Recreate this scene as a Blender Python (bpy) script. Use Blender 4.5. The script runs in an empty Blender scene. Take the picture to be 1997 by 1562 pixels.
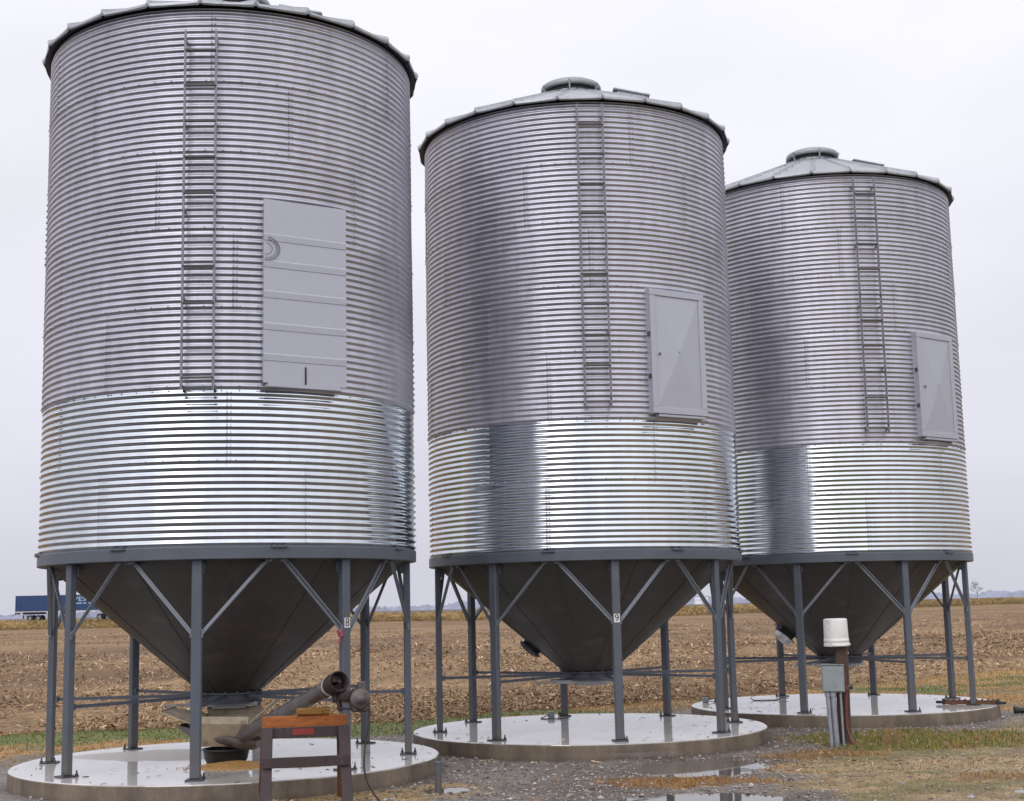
import bpy, math, random
import numpy as np
from mathutils import Vector, Matrix

random.seed(7)
rng = np.random.default_rng(7)
PI = math.pi
rad = math.radians
scene = bpy.context.scene
COL = scene.collection

# ------------------------------------------------------------------ dimensions
R = 2.743                    # bin wall radius
PAD_R, PAD_H = 3.075, 0.237
Z_RING = 3.055               # underside of the ring beam
Z_WALL = 3.222               # foot of the corrugated wall
WALL_H = 7.407
Z_EAVE = Z_WALL + WALL_H
PITCH = WALL_H / 82.0        # corrugation pitch
Z_NEW = Z_WALL + 23 * PITCH  # bright new sheets below this
BINS = [(-4.26, 21.05, 1.9), (1.23, 25.01, 7.6), (6.652, 29.343, 16.7)]
CAM_H = 2.374


# ------------------------------------------------------------------ node helpers
class NT:
    def __init__(s, mat):
        s.t = mat.node_tree
        s.n = s.t.nodes
        s.l = s.t.links

    def add(s, typ, **kw):
        nd = s.n.new(typ)
        for k, v in kw.items():
            setattr(nd, k, v)
        return nd

    def link(s, a, b):
        s.l.new(a, b)

    def val(s, sock, v):
        if hasattr(v, 'is_output'):
            s.l.new(v, sock)
        else:
            sock.default_value = v

    def math(s, op, a, b=0.0, c=None, clamp=False):
        nd = s.add('ShaderNodeMath', operation=op, use_clamp=clamp)
        s.val(nd.inputs[0], a)
        s.val(nd.inputs[1], b)
        if c is not None:
            s.val(nd.inputs[2], c)
        return nd.outputs[0]

    def noise(s, vec, scale, detail=4.0, rough=0.55):
        nd = s.add('ShaderNodeTexNoise')
        s.val(nd.inputs['Vector'], vec)
        nd.inputs['Scale'].default_value = scale
        nd.inputs['Detail'].default_value = detail
        nd.inputs['Roughness'].default_value = rough
        return nd.outputs[0]

    def maprange(s, v, a, b, c, d, smooth=False):
        nd = s.add('ShaderNodeMapRange')
        if smooth:
            nd.interpolation_type = 'SMOOTHSTEP'
        s.val(nd.inputs[0], v)
        for i, q in enumerate((a, b, c, d)):
            s.val(nd.inputs[1 + i], q)
        return nd.outputs[0]

    def mix(s, f, a, b, mode='MIX'):
        nd = s.add('ShaderNodeMix', data_type='RGBA', blend_type=mode)
        s.val(nd.inputs[0], f)
        s.val(nd.inputs[6], a if hasattr(a, 'is_output') else (*a, 1) if len(a) == 3 else a)
        s.val(nd.inputs[7], b if hasattr(b, 'is_output') else (*b, 1) if len(b) == 3 else b)
        return nd.outputs[2]

    def mapping(s, vec, scale):
        nd = s.add('ShaderNodeMapping')
        s.val(nd.inputs['Vector'], vec)
        nd.inputs['Scale'].default_value = scale
        return nd.outputs[0]

    def bump(s, h, strength, dist):
        nd = s.add('ShaderNodeBump')
        s.val(nd.inputs['Height'], h)
        nd.inputs['Strength'].default_value = strength
        nd.inputs['Distance'].default_value = dist
        return nd.outputs[0]


def new_mat(name):
    m = bpy.data.materials.new(name)
    m.use_nodes = True
    t = NT(m)
    p = t.n['Principled BSDF']
    return m, t, p


def simple_mat(name, col, rough=0.6, metal=0.0, var=0.25, scale=6.0, spec=0.5, dirt=None, bump=0.0, stretch=(1, 1, 1)):
    """A painted / worn surface: base colour broken up by two noises, optional dirt colour."""
    m, t, p = new_mat(name)
    tc = t.add('ShaderNodeTexCoord').outputs['Object']
    tc = t.mapping(tc, stretch)
    n1 = t.noise(tc, scale, 5)
    n2 = t.noise(tc, scale * 6, 3)
    f = t.math('ADD', t.math('MULTIPLY', n1, 0.65), t.math('MULTIPLY', n2, 0.35))
    lo = tuple(c * (1 - var) for c in col)
    hi = tuple(min(1, c * (1 + var)) for c in col)
    c = t.mix(t.maprange(f, 0.33, 0.67, 0, 1), lo, hi)
    if dirt:
        d = t.maprange(t.noise(tc, scale * 1.7, 6, 0.65), 0.55, 0.68, 0, 0.8)
        c = t.mix(d, c, dirt)
    t.link(c, p.inputs['Base Color'])
    t.link(t.maprange(n1, 0.3, 0.7, max(0.02, rough - 0.1), min(1, rough + 0.1)), p.inputs['Roughness'])
    p.inputs['Metallic'].default_value = metal
    p.inputs['Specular IOR Level'].default_value = spec
    if bump:
        t.link(t.bump(n2, bump, 0.02), p.inputs['Normal'])
    return m


def wall_mat(name, col, rough, metal, sheet_var, grime):
    """Galvanised corrugated sheets: per-sheet tone, lapped sheet seams, faint run-off streaks."""
    m, t, p = new_mat(name)
    tc = t.add('ShaderNodeTexCoord').outputs['Object']
    sp = t.add('ShaderNodeSeparateXYZ')
    t.link(tc, sp.inputs[0])
    ang = t.math('ARCTAN2', sp.outputs[1], sp.outputs[0])
    ring = t.math('FLOOR', t.math('DIVIDE', t.math('SUBTRACT', sp.outputs[2], Z_WALL), WALL_H / 7))
    sc = t.math('ADD', t.math('MULTIPLY', ang, 6 / (2 * PI)), t.math('MULTIPLY', ring, 0.37))
    cell = t.add('ShaderNodeCombineXYZ')
    t.link(t.math('FLOOR', sc), cell.inputs[0])
    t.link(ring, cell.inputs[1])
    wn = t.add('ShaderNodeTexWhiteNoise', noise_dimensions='3D')
    t.link(cell.outputs[0], wn.inputs[0])
    fr = t.math('FRACT', sc)
    seam = t.math('LESS_THAN', fr, 0.006)
    cv = t.add('ShaderNodeCombineXYZ')
    t.link(t.math('MULTIPLY', ang, 9.0), cv.inputs[0])
    t.link(t.math('MULTIPLY', sp.outputs[2], 0.35), cv.inputs[1])
    streak = t.noise(cv.outputs[0], 1.6, 6, 0.65)
    blot = t.noise(tc, 1.3, 5, 0.6)
    v = t.math('ADD', t.math('MULTIPLY', wn.outputs[0], sheet_var), 1 - sheet_var / 2)
    v = t.math('MULTIPLY', v, t.maprange(streak, 0.3, 0.7, 1 - grime, 1 + grime * 0.3))
    v = t.math('MULTIPLY', v, t.maprange(blot, 0.35, 0.65, 1 - grime * 0.7, 1.03))
    v = t.math('MULTIPLY', v, t.math('SUBTRACT', 1.0, t.math('MULTIPLY', seam, 0.22)))
    vv = t.add('ShaderNodeCombineXYZ')
    for i in range(3):
        t.link(t.math('MULTIPLY', v, col[i]), vv.inputs[i])
    t.link(vv.outputs[0], p.inputs['Base Color'])
    sp2 = t.noise(tc, 38, 3)
    rr = t.math('ADD', t.maprange(blot, 0.3, 0.7, rough - 0.05, rough + 0.06), t.math('MULTIPLY', t.math('SUBTRACT', wn.outputs[0], 0.5), 0.06))
    rr = t.math('ADD', rr, t.math('MULTIPLY', t.math('SUBTRACT', sp2, 0.5), 0.1))
    t.link(rr, p.inputs['Roughness'])
    p.inputs['Metallic'].default_value = metal
    return m


M = {}
M['old_zinc'] = wall_mat('weathered_galvanised_sheet', (0.50, 0.502, 0.568), 0.41, 0.88, 0.14, 0.16)
M['new_zinc'] = wall_mat('bright_galvanised_sheet', (0.565, 0.605, 0.655), 0.11, 1.0, 0.08, 0.10)
M['roof'] = simple_mat('galvanised_roof', (0.36, 0.375, 0.405), 0.45, 0.65, 0.2, 2.5, dirt=(0.27, 0.275, 0.285))
M['cap'] = simple_mat('galvanised_cap', (0.31, 0.33, 0.335), 0.5, 0.5, 0.15, 5)
M['door'] = simple_mat('dull_galvanised_panel', (0.415, 0.425, 0.475), 0.5, 0.35, 0.05, 2.2)
M['ladder'] = simple_mat('galvanised_bar', (0.22, 0.22, 0.245), 0.5, 0.3, 0.25, 8)
M['rung'] = simple_mat('worn_rung_bar', (0.075, 0.068, 0.068), 0.55, 0.2, 0.3, 10, dirt=(0.06, 0.04, 0.03))
M['paint'] = simple_mat('slate_grey_paint', (0.078, 0.091, 0.113), 0.42, 0.0, 0.12, 3, dirt=None)
def paint_mat():
    m, t, p = new_mat('slate_grey_paint')
    tc = t.add('ShaderNodeTexCoord').outputs['Object']
    sp = t.add('ShaderNodeSeparateXYZ')
    t.link(tc, sp.inputs[0])
    n1 = t.noise(tc, 3, 5)
    n2 = t.noise(t.mapping(tc, (14, 14, 3)), 1.5, 5, .65)
    c = t.mix(t.maprange(n1, .3, .7, 0, 1), (0.070, 0.082, 0.102), (0.088, 0.102, 0.126))
    mud = t.math('MULTIPLY', t.maprange(sp.outputs[2], .25, .95, .95, 0.0), t.maprange(n2, .40, .62, 0, 1))
    c = t.mix(mud, c, (0.115, 0.085, 0.060))
    chip = t.maprange(t.noise(tc, 26, 3, .6), .66, .70, 0, .8)
    c = t.mix(chip, c, (0.10, 0.055, 0.035))
    t.link(c, p.inputs['Base Color'])
    t.link(t.maprange(n1, .3, .7, .38, .52), p.inputs['Roughness'])
    return m


M['paint'] = paint_mat()
M['brace'] = simple_mat('light_grey_angle_iron', (0.165, 0.18, 0.21), 0.45, 0.2, 0.15, 5)
M['rod'] = simple_mat('grey_rod', (0.085, 0.095, 0.12), 0.45, 0.2, 0.15, 6)
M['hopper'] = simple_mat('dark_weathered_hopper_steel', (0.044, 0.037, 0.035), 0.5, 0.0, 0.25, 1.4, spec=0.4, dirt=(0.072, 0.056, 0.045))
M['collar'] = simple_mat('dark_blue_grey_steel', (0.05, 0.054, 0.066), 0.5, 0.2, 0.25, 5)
M['gate'] = simple_mat('dull_zinc_plate', (0.30, 0.31, 0.33), 0.45, 0.5, 0.2, 6)
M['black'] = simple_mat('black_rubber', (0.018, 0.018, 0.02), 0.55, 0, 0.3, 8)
M['plate_white'] = simple_mat('white_sticker', (0.62, 0.62, 0.58), 0.5, 0, 0.08, 9)
M['ink'] = simple_mat('black_ink', (0.012, 0.012, 0.012), 0.6, 0, 0.1, 9)
M['rust'] = simple_mat('rusty_steel', (0.13, 0.062, 0.036), 0.8, 0.1, 0.45, 14, dirt=(0.06, 0.035, 0.028), bump=0.3)
M['darkrust'] = simple_mat('dark_rusty_steel', (0.034, 0.022, 0.021), 0.7, 0.2, 0.4, 12, dirt=(0.07, 0.038, 0.028), bump=0.3)
M['tube'] = simple_mat('worn_auger_tube', (0.135, 0.122, 0.122), 0.45, 0.4, 0.3, 5, dirt=(0.085, 0.055, 0.045))
M['boot'] = simple_mat('dusty_beige_sheet_metal', (0.37, 0.315, 0.225), 0.65, 0.15, 0.22, 5, dirt=(0.17, 0.115, 0.08))
M['motor'] = simple_mat('grimy_motor_casing', (0.105, 0.09, 0.088), 0.5, 0.3, 0.35, 9, dirt=(0.07, 0.045, 0.035))
M['orange_wood'] = simple_mat('orange_painted_board', (0.32, 0.095, 0.016), 0.65, 0, 0.4, 5, dirt=(0.075, 0.036, 0.018), stretch=(0.8, 5, 5), bump=0.3)
M['yellow_wood'] = simple_mat('ochre_wood_block', (0.25, 0.12, 0.018), 0.6, 0, 0.35, 7, dirt=(0.08, 0.05, 0.022), bump=0.3)
M['brown_wood'] = simple_mat('brown_painted_lumber', (0.042, 0.027, 0.028), 0.6, 0, 0.3, 4, dirt=(0.09, 0.045, 0.035), stretch=(3, 3, 0.7), bump=0.3)
M['redbrown_wood'] = simple_mat('red_brown_lumber', (0.115, 0.040, 0.018), 0.65, 0, 0.3, 4, dirt=(0.05, 0.026, 0.02), stretch=(3, 3, 0.7), bump=0.3)
M['red'] = simple_mat('faded_red_paint', (0.22, 0.028, 0.02), 0.6, 0, 0.25, 14)
M['post_wood'] = simple_mat('old_wet_post_timber', (0.075, 0.042, 0.028), 0.75, 0, 0.4, 5, dirt=(0.025, 0.018, 0.014), stretch=(4, 4, 0.6), bump=0.6)
M['bucket'] = simple_mat('white_plastic', (0.66, 0.66, 0.645), 0.45, 0, 0.08, 5, dirt=(0.47, 0.46, 0.43))
M['box'] = simple_mat('grey_green_enamel', (0.24, 0.28, 0.29), 0.45, 0.1, 0.12, 7, dirt=(0.19, 0.21, 0.20))
M['conduit'] = simple_mat('galvanised_conduit', (0.30, 0.32, 0.36), 0.4, 0.5, 0.15, 8)
M['redcable'] = simple_mat('red_orange_cable', (0.13, 0.045, 0.032), 0.5, 0, 0.3, 9)
M['trailer'] = simple_mat('blue_trailer_side', (0.012, 0.046, 0.138), 0.45, 0, 0.12, 0.5)
M['trailer_text'] = simple_mat('pale_blue_lettering', (0.36, 0.50, 0.62), 0.5, 0, 0.08, 1)
M['rail'] = simple_mat('pale_aluminium', (0.55, 0.55, 0.58), 0.4, 0.5, 0.1, 1)
M['tyre'] = simple_mat('tyre_rubber', (0.022, 0.021, 0.024), 0.75, 0, 0.3, 2)
M['rim'] = simple_mat('grey_wheel_rim', (0.30, 0.29, 0.30), 0.4, 0.4, 0.1, 3)
M['glass'] = simple_mat('dark_window_glass', (0.02, 0.025, 0.03), 0.08, 0, 0.05, 1)
M['redlamp'] = simple_mat('red_lens', (0.35, 0.02, 0.02), 0.3, 0, 0.1, 1)
M['far_tree'] = simple_mat('hazy_tree', (0.30, 0.31, 0.37), 0.9, 0, 0.2, 0.06)  # distance haze is tinted into these far colours
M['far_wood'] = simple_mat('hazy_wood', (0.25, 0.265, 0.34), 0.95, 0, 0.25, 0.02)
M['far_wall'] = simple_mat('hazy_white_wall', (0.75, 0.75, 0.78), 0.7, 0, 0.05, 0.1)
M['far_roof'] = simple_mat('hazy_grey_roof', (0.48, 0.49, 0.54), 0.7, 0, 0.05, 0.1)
M['asphalt'] = simple_mat('pale_road', (0.22, 0.22, 0.23), 0.8, 0, 0.15, 0.3)


def corn_mat():
    m, t, p = new_mat('spilled_corn')
    tc = t.add('ShaderNodeTexCoord').outputs['Object']
    v = t.add('ShaderNodeTexVoronoi')
    t.link(tc, v.inputs['Vector'])
    v.inputs['Scale'].default_value = 70
    wn = t.add('ShaderNodeTexWhiteNoise')
    t.link(v.outputs['Position'], wn.inputs[0])
    c = t.mix(wn.outputs[0], (0.48, 0.29, 0.105), (0.37, 0.19, 0.055))
    t.link(c, p.inputs['Base Color'])
    p.inputs['Roughness'].default_value = 0.6
    t.link(t.bump(v.outputs['Distance'], 0.8, 0.01), p.inputs['Normal'])
    return m


M['corn'] = corn_mat()


def pad_mat(name, dry_at=None):
    """Rain-wet concrete: a thin water film over trowelled concrete, with drier patches."""
    m, t, p = new_mat(name)
    tc = t.add('ShaderNodeTexCoord').outputs['Object']
    sp = t.add('ShaderNodeSeparateXYZ')
    t.link(tc, sp.inputs[0])
    n1 = t.noise(tc, 1.1, 6, 0.6)
    n2 = t.noise(tc, 14, 4)
    c = t.mix(t.maprange(n1, 0.3, 0.7, 0, 1), (0.53, 0.51, 0.49), (0.63, 0.61, 0.60))
    c = t.mix(t.math('MULTIPLY', n2, 0.3), c, (0.26, 0.23, 0.20))
    stain = t.maprange(t.noise(tc, 0.9, 6, 0.7), 0.52, 0.68, 0, 0.6)
    c = t.mix(stain, c, (0.34, 0.29, 0.235))
    # side of the slab: brown and stained
    top = t.maprange(sp.outputs[2], PAD_H - 0.012, PAD_H - 0.004, 0, 1)
    cv = t.mapping(tc, (1.5, 1.5, 0.6))
    stn = t.noise(cv, 1.4, 6, 0.65)
    side = t.mix(t.maprange(stn, 0.36, 0.62, 0, 1), (0.085, 0.063, 0.044), (0.205, 0.160, 0.115))
    side = t.mix(t.maprange(n2, 0.35, 0.7, 0, 0.4), side, (0.10, 0.075, 0.055))
    side = t.mix(t.maprange(t.math('ADD', sp.outputs[2], t.math('MULTIPLY', stn, 0.1)), 0.02, 0.13, 0.6, 0), side, (0.07, 0.055, 0.04))
    c = t.mix(top, side, c)
    wet = t.maprange(t.noise(tc, 0.8, 5, 0.6), 0.34, 0.50, 0.82, 1.0)
    wet = t.math('MULTIPLY', wet, t.maprange(stain, 0, .6, 1.0, .85))
    if dry_at:
        dx = t.math('SUBTRACT', sp.outputs[0], dry_at[0])
        dy = t.math('SUBTRACT', sp.outputs[1], dry_at[1])
        d = t.math('ADD', t.math('POWER', t.math('DIVIDE', dx, dry_at[2]), 2.0), t.math('POWER', t.math('DIVIDE', dy, dry_at[3]), 2.0))
        d = t.math('ADD', d, t.math('MULTIPLY', t.math('SUBTRACT', n1, 0.5), 2.2))
        dry = t.maprange(d, 0.85, 1.1, 1, 0)
        wet = t.math('MULTIPLY', wet, t.math('SUBTRACT', 1.0, t.math('MULTIPLY', dry, 0.93)))
        c = t.mix(t.math('MULTIPLY', dry, top), c, (0.50, 0.46, 0.44))
    wet = t.math('MULTIPLY', wet, t.maprange(top, 0, 1, 0.15, 1))
    t.link(c, p.inputs['Base Color'])
    p.inputs['Roughness'].default_value = 0.75
    t.link(wet, p.inputs['Coat Weight'])
    p.inputs['Coat IOR'].default_value = 4.0
    t.link(t.maprange(n1, 0.3, 0.7, 0.02, 0.09), p.inputs['Coat Roughness'])
    b = t.bump(t.math('ADD', n1, t.math('MULTIPLY', n2, 0.06)), 0.05, 0.02)
    t.link(b, p.inputs['Coat Normal'])
    return m


M['pad'] = pad_mat('wet_concrete')
M['pad_dry'] = pad_mat('part_dry_concrete', (-1.15, 0.75, 1.35, 0.85))


def attr_mat(name, rough=0.9, fine=None, bump=0.0, spec=0.3, scale=1.0, wetmap=False):
    """Ground-type material: broad colours from the mesh's own colour layer, fine grain from noise."""
    m, t, p = new_mat(name)
    a = t.add('ShaderNodeVertexColor', layer_name='tone')
    c = a.outputs[0]
    if fine:
        tc = t.add('ShaderNodeTexCoord').outputs['Object']
        n1 = t.noise(tc, fine, 4, 0.7)
        n2 = t.noise(tc, fine * 0.22, 5, 0.65)
        v = t.add('ShaderNodeTexVoronoi')
        t.link(tc, v.inputs['Vector'])
        v.inputs['Scale'].default_value = fine * 1.3
        k = t.math('MULTIPLY', t.maprange(n1, 0.25, 0.75, 0.45, 1.55), t.maprange(n2, 0.3, 0.7, 0.72, 1.28))
        k = t.math('MULTIPLY', k, t.maprange(v.outputs['Distance'], 0.0, 0.6, 1.25, 0.7))
        kk = t.add('ShaderNodeCombineXYZ')
        for i in range(3):
            t.link(k, kk.inputs[i])
        c = t.mix(1.0, c, kk.outputs[0], 'MULTIPLY')
        if bump:
            h = t.math('ADD', n1, t.math('MULTIPLY', v.outputs['Distance'], -0.5))
            t.link(t.bump(h, bump, 0.03), p.inputs['Normal'])
    t.link(c, p.inputs['Base Color'])
    if wetmap:
        t.link(t.maprange(a.outputs[1], 0, 1, rough, 0.25), p.inputs['Roughness'])
    else:
        p.inputs['Roughness'].default_value = rough
    p.inputs['Specular IOR Level'].default_value = spec
    return m


M['ground'] = attr_mat('yard_ground', 0.62, 22, 0.5, 0.4)
M['field'] = attr_mat('harvested_soil', 0.9, 9, 0.6, 0.2)
M['straw'] = attr_mat('dry_stalks', 0.85, spec=0.12)
M['blades'] = attr_mat('grass_blades', 0.85, spec=0.08)
M['stones'] = attr_mat('gravel_stones', 0.55, None, 0, 0.5)
M['bank'] = attr_mat('tall_dry_grass', 0.9, 1.2, 0.3, 0.1)


def water_mat():
    m, t, p = new_mat('puddle_water')
    tc = t.add('ShaderNodeTexCoord').outputs['Object']
    p.inputs['Base Color'].default_value = (0.10, 0.085, 0.07, 1)
    p.inputs['Roughness'].default_value = 0.03
    p.inputs['IOR'].default_value = 1.6
    t.link(t.bump(t.noise(tc, 5, 2), 0.03, 0.02), p.inputs['Normal'])
    return m


M['water'] = water_mat()


# ------------------------------------------------------------------ mesh helpers
class MB:
    """Collects shapes into one mesh."""

    def __init__(s):
        s.v, s.f, s.mi, s.sm = [], [], [], []

    def raw(s, vs, fs, mi=0, smooth=False):
        b = len(s.v)
        s.v += [tuple(map(float, q)) for q in vs]
        for f in fs:
            s.f.append(tuple(b + i for i in f))
            s.mi.append(mi)
            s.sm.append(smooth)
        return s

    def box(s, c, size, rot=None, mi=0, bevel=0.0, taper=1.0):
        x, y, z = (q / 2 for q in size)
        b = min(bevel, x * .8, y * .8, z * .8)
        M3 = rot if rot is not None else Matrix.Identity(3)
        c = Vector(c)
        if b <= 0:
            vs = [Vector((sx * x * (taper if sz > 0 else 1), sy * y * (taper if sz > 0 else 1), sz * z)) for sz in (-1, 1) for sy in (-1, 1) for sx in (-1, 1)]
            fs = [(0, 2, 3, 1), (4, 5, 7, 6), (0, 1, 5, 4), (2, 6, 7, 3), (0, 4, 6, 2), (1, 3, 7, 5)]
        else:
            # chamfered box: 24 vertices
            vs, idx = [], {}
            for sz in (-1, 1):
                for sy in (-1, 1):
                    for sx in (-1, 1):
                        for ax in range(3):
                            q = [sx * (x - b), sy * (y - b), sz * (z - b)]
                            q[ax] = (sx * x, sy * y, sz * z)[ax]
                            k = taper if sz > 0 else 1
                            idx[(sx, sy, sz, ax)] = len(vs)
                            vs.append(Vector((q[0] * k, q[1] * k, q[2])))
            fs = []
            for sg in (-1, 1):
                for ax, seq in ((0, [(-1, -1), (1, -1), (1, 1), (-1, 1)]), (1, [(-1, -1), (-1, 1), (1, 1), (1, -1)]), (2, [(-1, -1), (1, -1), (1, 1), (-1, 1)])):
                    q = []
                    for (a, e) in seq:
                        k = [0, 0, 0]
                        k[ax] = sg
                        o = [i for i in range(3) if i != ax]
                        k[o[0]], k[o[1]] = a, e
                        q.append(idx[(*k, ax)])
                    fs.append(tuple(q if sg > 0 else q[::-1]))
            for ax in range(3):
                o = [i for i in range(3) if i != ax]
                for a in (-1, 1):
                    for e in (-1, 1):
                        k0, k1 = [0] * 3, [0] * 3
                        k0[ax], k1[ax] = -1, 1
                        k0[o[0]] = k1[o[0]] = a
                        k0[o[1]] = k1[o[1]] = e
                        q = [idx[(*k0, o[0])], idx[(*k1, o[0])], idx[(*k1, o[1])], idx[(*k0, o[1])]]
                        fs.append(tuple(q))
            for sx in (-1, 1):
                for sy in (-1, 1):
                    for sz in (-1, 1):
                        fs.append(tuple(idx[(sx, sy, sz, a)] for a in range(3)))
        return s.raw([M3 @ q + c for q in vs], fs, mi)

    def tube(s, pts, r, n=10, mi=0, cap=True, smooth=True, rs=None):
        pts = [Vector(q) for q in pts]
        rings = []
        ref = None
        for i, q in enumerate(pts):
            d = (pts[min(i + 1, len(pts) - 1)] - pts[max(i - 1, 0)]).normalized()
            if ref is None:
                ref = Vector((0, 0, 1)) if abs(d.z) < 0.9 else Vector((1, 0, 0))
            u = d.cross(ref).normalized()
            w = u.cross(d).normalized()
            ref = w
            rr = rs[i] if rs else r
            rings.append([q + (u * math.cos(2 * PI * k / n) + w * math.sin(2 * PI * k / n)) * rr for k in range(n)])
        vs = [v for rg in rings for v in rg]
        fs = []
        for i in range(len(rings) - 1):
            for k in range(n):
                a, b = i * n + k, i * n + (k + 1) % n
                fs.append((a, b, b + n, a + n))
        s.raw(vs, fs, mi, smooth)
        if cap:
            for rg, rev in ((rings[0], True), (rings[-1], False)):
                s.raw(rg, [tuple(range(n))[::-1] if rev else tuple(range(n))], mi)
        return s

    def bar(s, a, b, w, h, up=(0, 0, 1), mi=0, bevel=0.0):
        a, b = Vector(a), Vector(b)
        d = (b - a)
        L = d.length
        x = d.normalized()
        y = Vector(up).cross(x).normalized()
        z = x.cross(y)
        return s.box((a + b) / 2, (L, w, h), Matrix((x, y, z)).transposed(), mi, bevel)

    def angle_iron(s, a, b, w, t, up=(0, 0, 1), mi=0):
        a, b = Vector(a), Vector(b)
        x = (b - a).normalized()
        y = Vector(up).cross(x).normalized()
        z = x.cross(y)
        prof = [(0, 0), (w, 0), (w, t), (t, t), (t, w), (0, w)]
        vs = [p + y * (q[0] - w / 2) + z * (q[1] - w / 2) for p in (a, b) for q in prof]
        fs = [(i, (i + 1) % 6, 6 + (i + 1) % 6, 6 + i) for i in range(6)] + [(5, 4, 3, 2, 1, 0), (6, 7, 8, 9, 10, 11)]
        return s.raw(vs, fs, mi)

    def lathe(s, prof, n=32, mi=0, o=(0, 0, 0), rot=None, smooth=True, close=False):
        vs, fs = [], []
        rot = rot if rot is not None else Matrix.Identity(3)
        o = Vector(o)
        for (r, z) in prof:
            for k in range(n):
                a = 2 * PI * k / n
                vs.append(rot @ Vector((r * math.cos(a), r * math.sin(a), z)) + o)
        for i in range(len(prof) - 1):
            for k in range(n):
                a, b = i * n + k, i * n + (k + 1) % n
                fs.append((a, b, b + n, a + n))
        s.raw(vs, fs, mi, smooth)
        if close:
            if prof[0][0] > 0:
                s.raw(vs[:n], [tuple(range(n))[::-1]], mi)
            if prof[-1][0] > 0:
                s.raw(vs[-n:], [tuple(range(n))], mi)
        return s

    def mesh(s, name, mats):
        me = bpy.data.meshes.new(name)
        me.from_pydata(s.v, [], s.f)
        for m in mats:
            me.materials.append(m)
        me.polygons.foreach_set('material_index', s.mi)
        me.polygons.foreach_set('use_smooth', s.sm)
        me.update()
        return me

    def build(s, name, mat, parent=None, loc=(0, 0, 0), rz=0.0):
        mats = mat if isinstance(mat, (list, tuple)) else [mat]
        o = bpy.data.objects.new(name, s.mesh(name, mats))
        COL.objects.link(o)
        o.location = loc
        o.rotation_euler = (0, 0, rz)
        if parent:
            o.parent = parent
        return o


def np_mesh(name, verts, faces, mat, tone=None, smooth=False):
    """Fast mesh from numpy arrays; tone = one colour per vertex."""
    me = bpy.data.meshes.new(name)
    n, k = faces.shape
    me.vertices.add(len(verts))
    me.vertices.foreach_set('co', np.ascontiguousarray(verts, dtype=np.float32).ravel())
    me.loops.add(n * k)
    me.loops.foreach_set('vertex_index', np.ascontiguousarray(faces, dtype=np.int32).ravel())
    me.polygons.add(n)
    me.polygons.foreach_set('loop_start', np.arange(0, n * k, k, dtype=np.int32))
    me.polygons.foreach_set('loop_total', np.full(n, k, dtype=np.int32))
    me.update(calc_edges=True)
    me.polygons.foreach_set('use_smooth', np.full(n, smooth))
    if tone is not None:
        at = me.color_attributes.new('tone', 'FLOAT_COLOR', 'POINT')
        c = np.ones((len(verts), 4), dtype=np.float32)
        c[:, :3] = tone
        at.data.foreach_set('color', c.ravel())
    me.materials.append(mat)
    o = bpy.data.objects.new(name, me)
    COL.objects.link(o)
    return o


def tag(o, label=None, cat=None, group=None, kind=None):
    if label:
        o['label'] = label
    if cat:
        o['category'] = cat
    if group:
        o['group'] = group
    if kind:
        o['kind'] = kind
    return o


def thing(name, loc, rz=0.0):
    o = bpy.data.objects.new(name, None)
    o.empty_display_size = 0.3
    COL.objects.link(o)
    o.location = loc
    o.rotation_euler = (0, 0, rz)
    return o


def text_geo(txt, size):
    """Vertices and faces of a piece of lettering, centred, lying in the XY plane."""
    cu = bpy.data.curves.new('lettering', 'FONT')
    cu.body = txt
    cu.size = size
    cu.align_x, cu.align_y = 'CENTER', 'CENTER'
    ob = bpy.data.objects.new('lettering', cu)
    COL.objects.link(ob)
    dg = bpy.context.evaluated_depsgraph_get()
    me = ob.evaluated_get(dg).to_mesh()
    vs = [v.co.copy() for v in me.vertices]
    fs = [tuple(p.vertices) for p in me.polygons]
    ob.evaluated_get(dg).to_mesh_clear()
    bpy.data.objects.remove(ob)
    bpy.data.curves.remove(cu)
    return vs, fs


# ------------------------------------------------------------------ noise for the terrain
_perm = rng.random((256, 256))


def vnoise(x, y):
    xi, yi = np.floor(x).astype(int), np.floor(y).astype(int)
    fx, fy = x - xi, y - yi
    fx, fy = fx * fx * (3 - 2 * fx), fy * fy * (3 - 2 * fy)
    a = _perm[xi % 256, yi % 256]
    b = _perm[(xi + 1) % 256, yi % 256]
    c = _perm[xi % 256, (yi + 1) % 256]
    d = _perm[(xi + 1) % 256, (yi + 1) % 256]
    return (a * (1 - fx) + b * fx) * (1 - fy) + (c * (1 - fx) + d * fx) * fy


def fbm(x, y, s, o=4):
    v, a, t = 0, 1, 0
    for i in range(o):
        v = v + a * vnoise(x * s + 17.3 * i, y * s + 9.1 * i)
        t += a
        a *= 0.55
        s *= 2.1
    return v / t


def sstep(x, a, b):
    q = np.clip((x - a) / (b - a), 0, 1)
    return q * q * (3 - 2 * q)


EX = np.array([-400, -60, -30, -9.45, -2.7, 5.45, 15, 40, 120, 400.])
EY = np.array([18, 25.5, 27.2, 28.85, 29.8, 35.3, 44.4, 66, 120, 250.])


def field_near(x):
    return np.interp(x, EX, EY) + (fbm(x, x * 0 + 3, 0.5, 3) - 0.5) * 1.2


def field_far(x):
    return 238 + np.maximum(0, x - 30) * 1.15


def blob(x, y, cx, cy, rx, ry, ragged=0.8, s=1.6):
    d = ((x - cx) / rx) ** 2 + ((y - cy) / ry) ** 2
    d = d + (fbm(x + cx, y + cy, s, 4) - 0.5) * 2 * ragged
    return 1 - sstep(d, 0.65, 1.2)


PUDDLES = [(2.55, 20.75, 1.05, 0.95), (2.3, 17.35, 1.15, 0.75), (6.45, 17.6, 0.42, 0.28), (-0.95, 18.85, 0.32, 0.35)]


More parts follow.
